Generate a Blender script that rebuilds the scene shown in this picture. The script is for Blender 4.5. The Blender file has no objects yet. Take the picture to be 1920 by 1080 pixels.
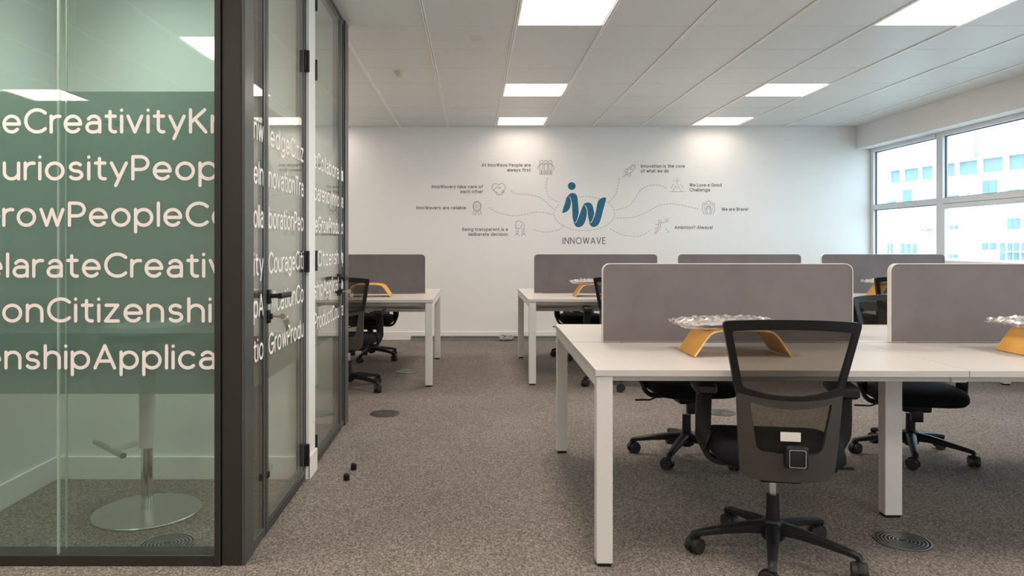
import bpy, bmesh, math, random
from mathutils import Vector, Matrix, noise
random.seed(7)
PI = math.pi
sc = bpy.context.scene
C = sc.collection
F = 1401.0            # focal length in px of the 1920 px wide photo
CAMZ = 1.19
CEIL = 2.67
WALLY = 9.38

# ------------------------------------------------------------------ camera
cd = bpy.data.cameras.new('camera'); cam = bpy.data.objects.new('camera', cd); C.objects.link(cam)
cd.sensor_width = 36; cd.lens = 36 * F / 1920
cam.location = (0, 0, CAMZ); cam.rotation_euler = (PI/2, 0, 0)
cd.shift_x = 73/1920; cd.shift_y = -81/1920
cd.clip_end = 500
sc.camera = cam
# ------------------------------------------------------------------ world, exposure
w = bpy.data.worlds.new('world'); sc.world = w; w.use_nodes = True
bg = w.node_tree.nodes['Background']
bg.inputs[0].default_value = (0.66, 0.86, 1.0, 1); bg.inputs[1].default_value = 1.5
sc.view_settings.view_transform = 'Standard'; sc.view_settings.look = 'None'
sc.view_settings.exposure = 1.75; sc.view_settings.gamma = 1; sc.view_settings.use_curve_mapping = False
PANEL_COL = (1.0, 0.86, 0.745); PANEL_STR = 3.4; LAMP_W = 4.0

# ------------------------------------------------------------------ materials
def mat(name, col, rough=.5, metal=0, spec=.5, var=.0, vscale=20, bump=0, bscale=200, coat=0):
    m = bpy.data.materials.new(name); m.use_nodes = True
    nt = m.node_tree; p = nt.nodes['Principled BSDF']
    p.inputs['Base Color'].default_value = (*col, 1); p.inputs['Roughness'].default_value = rough
    p.inputs['Metallic'].default_value = metal; p.inputs['Specular IOR Level'].default_value = spec
    p.inputs['Coat Weight'].default_value = coat
    tc = nt.nodes.new('ShaderNodeTexCoord')
    if var:
        n = nt.nodes.new('ShaderNodeTexNoise'); n.inputs['Scale'].default_value = vscale; n.inputs['Detail'].default_value = 4
        r = nt.nodes.new('ShaderNodeValToRGB')
        r.color_ramp.elements[0].position = .3; r.color_ramp.elements[1].position = .7
        r.color_ramp.elements[0].color = (*[c*(1-var) for c in col], 1)
        r.color_ramp.elements[1].color = (*[min(1, c*(1+var)) for c in col], 1)
        nt.links.new(tc.outputs['Object'], n.inputs['Vector']); nt.links.new(n.outputs['Fac'], r.inputs['Fac'])
        nt.links.new(r.outputs['Color'], p.inputs['Base Color'])
    if bump:
        n = nt.nodes.new('ShaderNodeTexNoise'); n.inputs['Scale'].default_value = bscale; n.inputs['Detail'].default_value = 3
        b = nt.nodes.new('ShaderNodeBump'); b.inputs['Strength'].default_value = bump; b.inputs['Distance'].default_value = .002
        nt.links.new(tc.outputs['Object'], n.inputs['Vector']); nt.links.new(n.outputs['Fac'], b.inputs['Height'])
        nt.links.new(b.outputs['Normal'], p.inputs['Normal'])
    return m

def emis(name, col, s):
    m = bpy.data.materials.new(name); m.use_nodes = True; nt = m.node_tree
    nt.nodes.remove(nt.nodes['Principled BSDF'])
    e = nt.nodes.new('ShaderNodeEmission'); e.inputs[0].default_value = (*col, 1); e.inputs[1].default_value = s
    nt.links.new(e.outputs[0], nt.nodes['Material Output'].inputs[0]); return m

def glassy(name, tint, f0=.045, diff=None, dfac=0.0, rough=0.0, reflcol=(1, 1, 1), translucent=True):
    """thin clear pane: tinted see-through + Schlick mirror reflection (+ optional frosted diffuse share)"""
    m = bpy.data.materials.new(name); m.use_nodes = True; nt = m.node_tree; N = nt.nodes; L = nt.links
    N.remove(N['Principled BSDF'])
    tr = N.new('ShaderNodeBsdfTransparent'); tr.inputs[0].default_value = (*tint, 1)
    base = tr.outputs[0]
    if diff:
        d = N.new('ShaderNodeBsdfDiffuse'); d.inputs[0].default_value = (*diff, 1); dd = d.outputs[0]
        if translucent:
            t = N.new('ShaderNodeBsdfTranslucent'); t.inputs[0].default_value = (*diff, 1)
            mx = N.new('ShaderNodeMixShader'); mx.inputs[0].default_value = .5
            L.new(d.outputs[0], mx.inputs[1]); L.new(t.outputs[0], mx.inputs[2]); dd = mx.outputs[0]
        mx2 = N.new('ShaderNodeMixShader'); mx2.inputs[0].default_value = dfac
        L.new(base, mx2.inputs[1]); L.new(dd, mx2.inputs[2]); base = mx2.outputs[0]
    g = N.new('ShaderNodeNewGeometry')
    dot = N.new('ShaderNodeVectorMath'); dot.operation = 'DOT_PRODUCT'
    L.new(g.outputs['Incoming'], dot.inputs[0]); L.new(g.outputs['Normal'], dot.inputs[1])
    ab = N.new('ShaderNodeMath'); ab.operation = 'ABSOLUTE'; L.new(dot.outputs['Value'], ab.inputs[0])
    s = N.new('ShaderNodeMath'); s.operation = 'SUBTRACT'; s.inputs[0].default_value = 1; L.new(ab.outputs[0], s.inputs[1])
    p = N.new('ShaderNodeMath'); p.operation = 'POWER'; p.inputs[1].default_value = 5; L.new(s.outputs[0], p.inputs[0])
    ma = N.new('ShaderNodeMath'); ma.operation = 'MULTIPLY_ADD'; ma.inputs[1].default_value = 1-f0; ma.inputs[2].default_value = f0
    L.new(p.outputs[0], ma.inputs[0])
    gl = N.new('ShaderNodeBsdfGlossy'); gl.inputs['Roughness'].default_value = rough; gl.inputs[0].default_value = (*reflcol, 1)
    mx = N.new('ShaderNodeMixShader'); L.new(ma.outputs[0], mx.inputs[0]); L.new(base, mx.inputs[1]); L.new(gl.outputs[0], mx.inputs[2])
    L.new(mx.outputs[0], N['Material Output'].inputs[0]); return m

def carpet():
    m = bpy.data.materials.new('carpet'); m.use_nodes = True; nt = m.node_tree; N = nt.nodes; L = nt.links
    p = N['Principled BSDF']; p.inputs['Roughness'].default_value = .95; p.inputs['Specular IOR Level'].default_value = .15
    tc = N.new('ShaderNodeTexCoord')
    mp = N.new('ShaderNodeMapping'); mp.inputs['Scale'].default_value = (1, .75, 1); L.new(tc.outputs['Object'], mp.inputs['Vector'])
    n1 = N.new('ShaderNodeTexNoise'); n1.inputs['Scale'].default_value = 115; n1.inputs['Detail'].default_value = 4; n1.inputs['Roughness'].default_value = .7
    n2 = N.new('ShaderNodeTexNoise'); n2.inputs['Scale'].default_value = 2.2; n2.inputs['Detail'].default_value = 3
    L.new(mp.outputs[0], n1.inputs['Vector']); L.new(mp.outputs[0], n2.inputs['Vector'])
    vo = N.new('ShaderNodeTexVoronoi'); vo.inputs['Scale'].default_value = 185; L.new(mp.outputs[0], vo.inputs['Vector'])
    sp = N.new('ShaderNodeSeparateColor'); L.new(vo.outputs['Color'], sp.inputs[0])
    mf = N.new('ShaderNodeMix'); mf.inputs['Factor'].default_value = .36; L.new(n1.outputs['Fac'], mf.inputs['A']); L.new(sp.outputs[0], mf.inputs['B'])
    r = N.new('ShaderNodeValToRGB'); e = r.color_ramp.elements
    e[0].position = .22; e[0].color = (.070, .060, .053, 1); e[1].position = .84; e[1].color = (.43, .38, .34, 1)
    x = e.new(.5); x.color = (.185, .163, .146, 1)
    L.new(mf.outputs['Result'], r.inputs['Fac'])
    mr = N.new('ShaderNodeMapRange'); mr.inputs['To Min'].default_value = .86; mr.inputs['To Max'].default_value = 1.12
    L.new(n2.outputs['Fac'], mr.inputs['Value'])
    mu = N.new('ShaderNodeMix'); mu.data_type = 'RGBA'; mu.blend_type = 'MULTIPLY'; mu.inputs['Factor'].default_value = 1
    L.new(r.outputs['Color'], mu.inputs['A']); L.new(mr.outputs[0], mu.inputs['B'])
    L.new(mu.outputs['Result'], p.inputs['Base Color'])
    b = N.new('ShaderNodeBump'); b.inputs['Strength'].default_value = .35; b.inputs['Distance'].default_value = .003
    L.new(mf.outputs['Result'], b.inputs['Height']); L.new(b.outputs['Normal'], p.inputs['Normal'])
    return m

def fabric(name, col, rough=.9, scale=900):
    m = mat(name, col, rough, var=.08, vscale=6, bump=.25, bscale=scale, spec=.2); return m

M = dict(
    wall=mat('wall_paint', (.87, .86, .84), .75, var=.015, vscale=1.5, spec=.3),
    boothwall=mat('booth_wall_paint', (.80, .80, .77), .75, var=.015, vscale=1.5, spec=.3),
    ceil=mat('ceiling_metal', (.72, .735, .71), .38, var=.012, vscale=3, spec=.5),
    rail=mat('ceiling_rail', (.92, .92, .89), .35, var=.01),  # paler than the tiles: light caught on the rail sides is in the colour
    dark_gap=mat('ceiling_void', (.12, .12, .12), .9),
    skirt=mat('skirting_paint', (.82, .81, .79), .5, var=.01),
    strip=mat('grey_floor_strip', (.17, .17, .165), .7, var=.15, vscale=12),
    carpet=carpet(),
    alu=mat('window_frame_paint', (.74, .78, .82), .35, var=.02, vscale=4),
    blackmetal=mat('black_frame', (.035, .036, .034), .38, var=.1, vscale=8, spec=.5),
    bronze=mat('post_frame', (.022, .020, .016), .42, var=.08, vscale=5, spec=.5),
    greyside=mat('grey_frame', (.075, .08, .08), .32, metal=.3, var=.08, vscale=5),
    black=mat('black_plastic', (.008, .008, .010), .46, var=.15, vscale=40, spec=.35),
    darkshell=mat('charcoal_plastic', (.048, .043, .040), .40, var=.06, vscale=30, bump=.05, bscale=700),
    seatfab=fabric('seat_fabric', (.007, .0075, .010), .9, 600),
    tyre=mat('caster_rubber', (.02, .017, .018), .5, var=.2, vscale=60),
    chrome=mat('chrome', (.75, .76, .77), .12, metal=1, var=.02),
    steel=mat('brushed_steel', (.55, .56, .55), .28, metal=1, var=.05),
    deskwhite=mat('desk_laminate', (.55, .525, .50), .38, var=.015, vscale=6, bump=.03, bscale=500, spec=.45),
    deskmetal=mat('desk_leg_paint', (.66, .645, .62), .42, var=.01, vscale=5),
    screen=fabric('screen_fabric', (.185, .165, .17)),
    lit_edge=mat('screen_lit_edge', (.74, .71, .67), .6, var=.03),  # pale rim: light on the screen's edge put into the colour
    ply=mat('yellow_wood', (.76, .40, .085), .42, var=.08, vscale=14),
    plyedge=mat('wood_edge', (.85, .56, .24), .5, var=.15, vscale=60),
    vinyl=mat('white_vinyl', (.92, .86, .83), .55, var=.01),
    ink=mat('grey_ink', (.17, .15, .15), .8, var=.05), inkl=mat('light_grey_ink', (.33, .30, .29), .8, var=.05),
    logoblue=mat('logo_blue', (.010, .135, .235), .6, var=.02),
    brass=mat('key_metal', (.55, .50, .38), .3, metal=1, var=.1),
    detector=mat('detector_plastic', (.72, .68, .55), .5, var=.02),
    outletplate=mat('outlet_plate', (.055, .052, .05), .7, var=.1),
    cable=mat('cable_grey', (.55, .55, .56), .4, var=.1), label=mat('paper_label', (.75, .73, .68), .7, var=.05),
    facade=mat('facade_render', (.84, .84, .82), .9, var=.03, vscale=.4),
    recess_shade=mat('facade_recess_shade', (.22, .31, .31), .9, var=.08, vscale=.7),  # shade inside the attic openings, put into the wall colour
    farglass=mat('far_window_glass', (.17, .27, .275), .5, spec=.2, var=.15, vscale=.8),
    farframe=mat('far_frame', (.22, .26, .26), .7, var=.05),
    redroof=mat('red_roof', (.62, .30, .28), .9, var=.1, vscale=1),
    street=mat('street', (.35, .35, .34), .9, var=.1, vscale=.2),
    panel=emis('led_panel', PANEL_COL, PANEL_STR),
    panel_dim=emis('led_panel_dimmed', PANEL_COL, 0.75),
    booth_fill=emis('booth_fill_glow', (.84, .97, .92), .6),  # glow of the added booth panels
    panelframe=mat('panel_frame', (.74, .72, .70), .4, var=.01),
)
M['glassfront'] = glassy('green_glass', (.93, .972, .95), .055)
M['glassside'] = glassy('side_glass', (.93, .94, .91), .05)
M['glasswin'] = glassy('window_glass', (.97, .985, .98), .04)
M['film'] = glassy('frosted_film', (.86, .93, .89), .0, (.36, .47, .43), .52)
M['filmside'] = glassy('frosted_film_side', (.90, .91, .87), .0, (.50, .50, .46), .22)
M['mesh'] = glassy('chair_mesh', (.62, .58, .52), .0, (.035, .032, .03), .50, translucent=False)
M['bag'] = glassy('clear_plastic', (.93, .93, .93), .16, (.88, .87, .86), .58, rough=.15)

# ------------------------------------------------------------------ mesh helpers
def obj(name, bm, m, parent=None, smooth=False, loc=None, kind=None):
    me = bpy.data.meshes.new(name); bmesh.ops.recalc_face_normals(bm, faces=bm.faces[:]); bm.to_mesh(me); bm.free()
    if smooth is True:
        for p in me.polygons: p.use_smooth = True
    elif smooth:
        me.set_sharp_from_angle(angle=math.radians(smooth))
        for p in me.polygons: p.use_smooth = True
        me.set_sharp_from_angle(angle=math.radians(smooth))
    o = bpy.data.objects.new(name, me); C.objects.link(o)
    for mm in (m if isinstance(m, (list, tuple)) else [m]): me.materials.append(mm)
    if parent: o.parent = parent
    if loc: o.location = loc
    if kind: o['kind'] = kind
    return o
def tag(o, label, cat, group=None):
    o['label'] = label; o['category'] = cat
    if group: o['group'] = group
    return o
def thing(name, label, cat, loc=(0, 0, 0), rz=0, group=None):
    o = bpy.data.objects.new(name, None); C.objects.link(o); o.empty_display_size = .1
    o.location = loc; o.rotation_euler = (0, 0, rz); tag(o, label, cat, group); return o
def struct(name, bm, m, parent=None, smooth=False):
    o = obj(name, bm, m, parent, smooth)
    if not parent: o['kind'] = 'structure'
    return o
def structroot(name, label=None):
    o = bpy.data.objects.new(name, None); C.objects.link(o); o['kind'] = 'structure'
    if label: o['label'] = label
    return o
def dup(root, loc, rz, label=None, group=None):
    def rec(o, par):
        c = o.copy(); C.objects.link(c); c.parent = par
        for ch in list(kids.get(o.name, [])): rec(ch, c)
        return c
    kids = {}
    def walk(o):
        kids[o.name] = list(o.children)
        for ch in o.children: walk(ch)
    walk(root)
    r = rec(root, None); r.location = loc; r.rotation_euler = (0, 0, rz)
    if label: r['label'] = label
    if group: r['group'] = group
    return r
def bx(bm, a, b, bev=0, seg=2):
    x0, y0, z0 = a; x1, y1, z1 = b
    r = bmesh.ops.create_cube(bm, size=1); vs = r['verts']
    for v in vs:
        v.co = Vector(((x0+x1)/2 + v.co.x*(x1-x0), (y0+y1)/2 + v.co.y*(y1-y0), (z0+z1)/2 + v.co.z*(z1-z0)))
    if bev:
        es = list({e for v in vs for e in v.link_edges})
        bmesh.ops.bevel(bm, geom=es, offset=bev, segments=seg, affect='EDGES', profile=.5)
    return vs
def box(a, b, bev=0, seg=2):
    bm = bmesh.new(); bx(bm, a, b, bev, seg); return bm
def cyl(bm, p0, p1, r0, r1=None, n=20, cap=True):
    r1 = r0 if r1 is None else r1
    p0, p1 = Vector(p0), Vector(p1); d = p1-p0
    r = bmesh.ops.create_cone(bm, cap_ends=cap, segments=n, radius1=r0, radius2=r1, depth=d.length)
    q = d.to_track_quat('Z', 'Y').to_matrix().to_4x4(); q.translation = (p0+p1)/2
    bmesh.ops.transform(bm, matrix=q, verts=r['verts']); return r['verts']
def lathe(bm, prof, n=32, ctr=(0, 0, 0)):
    rings = []
    for (r, z) in prof:
        rings.append([bm.verts.new((ctr[0]+max(r, 1e-5)*math.cos(2*PI*i/n), ctr[1]+max(r, 1e-5)*math.sin(2*PI*i/n), ctr[2]+z)) for i in range(n)])
    for a, b in zip(rings, rings[1:]):
        for i in range(n): bm.faces.new((a[i], a[(i+1) % n], b[(i+1) % n], b[i]))
    bm.faces.new(rings[0]); bm.faces.new(rings[-1])
def sweep(bm, pts, w, h, up=Vector((0, 0, 1)), ws=None, hs=None, bev=.25):
    """rounded-rectangular bar along pts; w across, h along up"""
    pts = [Vector(p) for p in pts]; rings = []
    for i, p in enumerate(pts):
        a = pts[max(0, i-1)]; b = pts[min(len(pts)-1, i+1)]; t = (b-a).normalized()
        s = t.cross(up)
        if s.length < 1e-4: s = t.cross(Vector((0, 1, 0)))
        s.normalize(); u = s.cross(t).normalized()
        ww = (ws[i] if ws else w)/2; hh = (hs[i] if hs else h)/2; c = bev
        prof = [(-ww, -hh*(1-c)), (-ww*(1-c), -hh), (ww*(1-c), -hh), (ww, -hh*(1-c)), (ww, hh*(1-c)), (ww*(1-c), hh), (-ww*(1-c), hh), (-ww, hh*(1-c))]
        rings.append([bm.verts.new(p + s*x + u*y) for x, y in prof])
    for a, b in zip(rings, rings[1:]):
        for i in range(8): bm.faces.new((a[i], a[(i+1) % 8], b[(i+1) % 8], b[i]))
    bm.faces.new(rings[0]); bm.faces.new(rings[-1])
def tube(bm, pts, r, n=8):
    pts = [Vector(p) for p in pts]; rings = []
    for i, p in enumerate(pts):
        t = (pts[min(len(pts)-1, i+1)]-pts[max(0, i-1)]).normalized()
        s = t.orthogonal().normalized() if i == 0 else (ps - t*ps.dot(t)).normalized(); ps = s; u = t.cross(s)
        rings.append([bm.verts.new(p + s*r*math.cos(2*PI*k/n) + u*r*math.sin(2*PI*k/n)) for k in range(n)])
    for a, b in zip(rings, rings[1:]):
        for i in range(n): bm.faces.new((a[i], a[(i+1) % n], b[(i+1) % n], b[i]))
    bm.faces.new(rings[0]); bm.faces.new(rings[-1])
def smoothpath(pts, k=6):
    pts = [Vector(p) for p in pts]; out = []
    P = [pts[0]*2-pts[1]] + pts + [pts[-1]*2-pts[-2]]
    for i in range(1, len(P)-2):
        for j in range(k):
            t = j/k; a, b, c, d = P[i-1:i+3]
            out.append(.5*((2*b) + (c-a)*t + (2*a-5*b+4*c-d)*t*t + (3*b-a-3*c+d)*t**3))
    out.append(pts[-1]); return out

# ------------------------------------------------------------------ stroke font
def arc(cx, cy, rx, ry, a0, a1, n=None):
    n = n or max(4, int(abs(a1-a0)/15))
    return [(cx+rx*math.cos(math.radians(a0+(a1-a0)*i/n)), cy+ry*math.sin(math.radians(a0+(a1-a0)*i/n))) for i in range(n+1)]
X, H = .62, .87
def O(cx, cy, rx, ry): return arc(cx, cy, rx, ry, 0, 360, 28)
G = {
 'o': (.58, [O(.29, .31, .29, .31)]),
 'c': (.52, [arc(.29, .31, .29, .31, 45, 315)]),
 'e': (.56, [arc(.28, .31, .28, .31, 0, 318), [(.0, .31), (.56, .31)]]),
 'a': (.47, [arc(.25, .40, .22, .22, 150, 0)+[(.47, 0)], [(.47, .36), (.2, .36)]+arc(.2, .18, .2, .18, 90, 270)+arc(.26, .16, .21, .16, 270, 360)]),
 'b': (.58, [[(0, 0), (0, H)], O(.29, .31, .29, .31)]),
 'd': (.58, [[(.58, 0), (.58, H)], O(.29, .31, .29, .31)]),
 'p': (.58, [[(0, -.26), (0, X)], O(.29, .31, .29, .31)]),
 'g': (.58, [[(.58, X), (.58, 0)]+arc(.29, 0, .29, .26, 0, -150), O(.29, .31, .29, .31)]),
 'h': (.50, [[(0, 0), (0, H)], arc(.25, .37, .25, .25, 180, 0)+[(.50, 0)]]),
 'n': (.50, [[(0, 0), (0, X)], arc(.25, .37, .25, .25, 180, 0)+[(.50, 0)]]),
 'm': (.80, [[(0, 0), (0, X)], arc(.2, .42, .2, .2, 180, 0)+[(.40, 0)], arc(.6, .42, .2, .2, 180, 0)+[(.80, 0)]]),
 'u': (.50, [[(0, X), (0, .25)]+arc(.25, .25, .25, .25, 180, 360), [(.50, X), (.50, 0)]]),
 'r': (.28, [[(0, 0), (0, X)], arc(.25, .37, .25, .25, 180, 75)]),
 'i': (.0, [[(0, 0), (0, X)], [(0, .855), (0, .86)]]),
 'l': (.0, [[(0, 0), (0, H)]]),
 't': (.33, [[(.14, .80), (.14, .16)]+arc(.30, .16, .16, .16, 180, 285), [(0, X), (.33, X)]]),
 'f': (.32, [arc(.30, .68, .17, .19, 75, 180)+[(.13, 0)], [(0, X), (.30, X)]]),
 'k': (.44, [[(0, 0), (0, H)], [(.42, X), (0, .25)], [(.15, .36), (.44, 0)]]),
 's': (.44, [arc(.22, .465, .19, .155, 35, 270)+arc(.22, .155, .21, .155, 80, -150)]),
 'v': (.50, [[(0, X), (.25, 0)], [(.25, 0), (.50, X)]]),
 'w': (.78, [[(0, X), (.2, 0)], [(.2, 0), (.39, X)], [(.39, X), (.58, 0)], [(.58, 0), (.78, X)]]),
 'y': (.52, [[(0, X), (.27, .02)], [(.52, X), (.15, -.26)]]),
 'z': (.44, [[(.02, X), (.42, X)], [(.42, X), (0, 0)], [(0, 0), (.44, 0)]]),
 'A': (.70, [[(0, 0), (.35, H)], [(.35, H), (.70, 0)], [(.12, .27), (.58, .27)]]),
 'B': (.52, [[(0, 0), (0, H), ], [(0, H), (.27, H)]+arc(.27, .66, .22, .21, 90, -90)+[(0, .45)], [(.27, .45)]+arc(.28, .225, .24, .225, 90, -90)+[(0, 0)]]),
 'C': (.70, [arc(.42, .435, .42, .435, 45, 315)]),
 'D': (.66, [[(0, 0), (0, H)], [(0, H), (.24, H)]+arc(.24, .435, .42, .435, 90, -90)+[(0, 0)]]),
 'E': (.50, [[(0, 0), (0, H)], [(0, H), (.48, H)], [(0, .45), (.44, .45)], [(0, 0), (.50, 0)]]),
 'G': (.78, [arc(.42, .435, .42, .435, 50, 350), [(.45, .40), (.82, .40)], [(.82, .40), (.82, .3)]]),
 'I': (.0, [[(0, 0), (0, H)]]),
 'K': (.56, [[(0, 0), (0, H)], [(.52, H), (0, .36)], [(.17, .50), (.56, 0)]]),
 'L': (.46, [[(0, 0), (0, H)], [(0, 0), (.46, 0)]]),
 'N': (.64, [[(0, 0), (0, H)], [(0, H), (.64, 0)], [(.64, 0), (.64, H)]]),
 'O': (.90, [O(.45, .435, .45, .435)]),
 'P': (.52, [[(0, 0), (0, H)], [(0, H), (.27, H)]+arc(.27, .62, .26, .25, 90, -90)+[(0, .37)]]),
 'R': (.54, [[(0, 0), (0, H)], [(0, H), (.27, H)]+arc(.27, .64, .24, .23, 90, -90)+[(0, .41)], [(.28, .41), (.54, 0)]]),
 'T': (.62, [[(0, H), (.62, H)], [(.31, H), (.31, 0)]]),
 'V': (.66, [[(0, H), (.33, 0)], [(.33, 0), (.66, H)]]),
 'W': (1.0, [[(0, H), (.26, 0)], [(.26, 0), (.5, H)], [(.5, H), (.74, 0)], [(.74, 0), (1.0, H)]]),
 '!': (.0, [[(0, .25), (0, H)], [(0, 0), (0, .005)]]),
 '?': (.40, [arc(.2, .66, .2, .21, 170, -60)+[(.2, .28)], [(.2, 0), (.2, .005)]]),
 ' ': (.12, []),
}
def layout(s, gap=.235):
    xs = []; x = 0
    for ch in s:
        xs.append(x); x += G[ch][0]+gap
    return xs, x-gap
def stroke(bm, pts, hw, fn, cap=6):
    """flat ribbon with round ends; fn maps (x,y)->Vector"""
    pts = [Vector((p[0], p[1])) for p in pts]
    q = [pts[0]]
    for p in pts[1:]:
        if (p-q[-1]).length > 1e-6: q.append(p)
    pts = q
    if len(pts) == 1: pts.append(pts[0]+Vector((1e-4, 0)))
    closed = (pts[0]-pts[-1]).length < 1e-4 and len(pts) > 3
    if closed: pts = pts[:-1]
    n = len(pts); Lf = []; Rt = []
    for i, p in enumerate(pts):
        if closed: a, b = pts[i-1], pts[(i+1) % n]
        else: a, b = pts[max(0, i-1)], pts[min(n-1, i+1)]
        t = (b-a).normalized(); nn = Vector((-t.y, t.x))
        Lf.append(bm.verts.new(fn(*(p+nn*hw)))); Rt.append(bm.verts.new(fn(*(p-nn*hw))))
    for i in range(n if closed else n-1):
        j = (i+1) % n; bm.faces.new((Lf[i], Rt[i], Rt[j], Lf[j]))
    if not closed:
        for end in (0, 1):
            p = pts[0] if end == 0 else pts[-1]
            t = (pts[0]-pts[1]) if end == 0 else (pts[-1]-pts[-2]); a0 = math.atan2(t.y, t.x)-PI/2
            mid = [bm.verts.new(fn(p.x+hw*math.cos(a0+PI*k/cap), p.y+hw*math.sin(a0+PI*k/cap))) for k in range(1, cap)]
            f = ([Rt[0]] if end == 0 else [Rt[-1]])
            if end == 0: bm.faces.new([Lf[0]]+mid+[Rt[0]])
            else: bm.faces.new([Rt[-1]]+mid+[Lf[-1]])
def text(bm, s, org, ux, uy, sx, sy, hw, gap=.235):
    """text with glyph units scaled sx horizontally and sy vertically (metres); hw = half stroke in metres"""
    org = Vector(org); ux = Vector(ux); uy = Vector(uy); nrm = ux.cross(uy); xs, tot = layout(s, gap); k = 0
    for ch, x0 in zip(s, xs):
        for st in G[ch][1]:
            k += 1; off = nrm*(1e-5*(k % 7))
            stroke(bm, [((x0+p[0])*sx, p[1]*sy) for p in st], hw, lambda x, y: org+ux*x+uy*y+off)
    return tot*sx

# ================================================================== SETTING
XL, XR, Y0 = -6.3, 4.95, -4.5
TL = XR
struct('floor', box((XL-.2, Y0-.2, -.12), (TL+.25, WALLY+.2, 0)), M['carpet'])
struct('wall_back', box((XL-.2, WALLY, 0), (TL+.25, WALLY+.2, 3.0)), M['wall'])
struct('wall_left', box((XL-.2, Y0, 0), (XL, WALLY, 3.0)), M['wall'])
struct('wall_front', box((XL-.2, Y0-.2, 0), (TL+.25, Y0, 3.0)), M['wall'])
SILL, HEAD = .92, 2.39
bm = bmesh.new(); bx(bm, (XR, Y0, 0), (XR+.25, WALLY, SILL)); bx(bm, (XR, Y0, HEAD), (XR+.25, WALLY, 3.0))
struct('wall_right', bm, M['wall'])
struct('trim_1', box((4.807, Y0, HEAD), (XR, WALLY, 2.9)), M['wall'])['label'] = 'white boxed bulkhead above the windows'
struct('trim_2', box((XR-.06, Y0, SILL-.03), (XR+.06, WALLY, SILL), .004), M['skirt'])['label'] = 'white window sill board'
# skirting on the back wall
o = struct('baseboard_back', box((XL, WALLY-.014, .045), (TL, WALLY, .10), .003), M['skirt'])
o2 = obj('lower_board', box((XL, WALLY-.013, 0), (-.78, WALLY, .046)), M['skirt'], o)
o3 = obj('floor_strip', box((-.78, WALLY-.10, .0), (TL, WALLY-.001, .012), .002), M['strip'], o)
o4 = obj('dark_gap', box((-.78, WALLY-.006, .010), (TL, WALLY, .047)), M['strip'], o)
struct('baseboard_right', box((XR-.014, Y0, 0), (XR, WALLY, .10), .003), M['skirt'])

# ceiling: tiles, rails
GX = [-.315+.6*k for k in range(-10, 10)]      # longitudinal joints
GX = [x for x in GX if XL < x < 4.6]
GY = [9.256-.6*k for k in range(0, 24)]
ceil = struct('ceiling', box((XL-.2, Y0-.2, CEIL+.10), (TL+.25, WALLY+.2, CEIL+.2)), M['dark_gap'])
lights = []
for cx in (.285, 2.685, -2.115, -4.515):
    for cy in (9.256, 7.456, 5.056, 2.656, .256, -1.544, -3.344):
        lights.append((cx, cy))
def is_light(x, y): return any(abs(x-a) < .05 and abs(y-b) < .05 for a, b in lights)
booth_rect = (-2.2, -.85, 2.78, 5.05)
tile_me = None
far = bmesh.new()
for x in GX[:-1]:
    for y in GY[:-1]:
        if is_light(x, y): continue
        if booth_rect[0]-.3 < x+.3 < booth_rect[1]-.2 and booth_rect[2] < y-.3 < booth_rect[3]: pass
        vis = y > 3.4 and x > -1.7
        if vis:
            if tile_me is None:
                o = obj('ceiling_tile', box((.012, -.5986, 0), (.588, -.0014, .02), .002, 1), M['ceil'], ceil); tile_me = o.data
            else:
                o = bpy.data.objects.new('ceiling_tile', tile_me); C.objects.link(o); o.parent = ceil
            o.location = (x, y, CEIL+random.uniform(-.0008, .0008)); o.rotation_euler = (random.uniform(-.0012, .0012), random.uniform(-.0012, .0012), 0)
        else: bx(far, (x+.012, y-.598, CEIL), (x+.588, y-.002, CEIL+.02))
obj('distant_tiles', far, M['ceil'], ceil, kind='stuff')
bm = bmesh.new()
for x in GX[:-1]: bx(bm, (x+.012, 9.258, CEIL), (x+.588, WALLY, CEIL+.02))
obj('cut_tile_row', bm, M['ceil'], ceil)
xe = GX[-1]
obj('edge_panel', box((xe+.006, Y0, CEIL+.001), (4.81, WALLY, CEIL+.02)), M['ceil'], ceil)
for x in GX:
    bm = bmesh.new()
    bx(bm, (x-.012, Y0, CEIL-.006), (x-.0016, WALLY, CEIL+.012)); bx(bm, (x+.0016, Y0, CEIL-.006), (x+.012, WALLY, CEIL+.012))
    obj('ceiling_rail', bm, M['rail'], ceil)
# perforated loudspeaker patch in one tile
bm = bmesh.new()
for i in range(14):
    for j in range(14):
        dx, dy = (i-6.5)*.014, (j-6.5)*.014
        if dx*dx+dy*dy < .0092: cyl(bm, (-.03+dx, 5.36+dy, CEIL-.0005), (-.03+dx, 5.36+dy, CEIL+.004), .0028, n=6)
obj('speaker_perforation', bm, M['strip'], ceil, kind='stuff')

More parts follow.
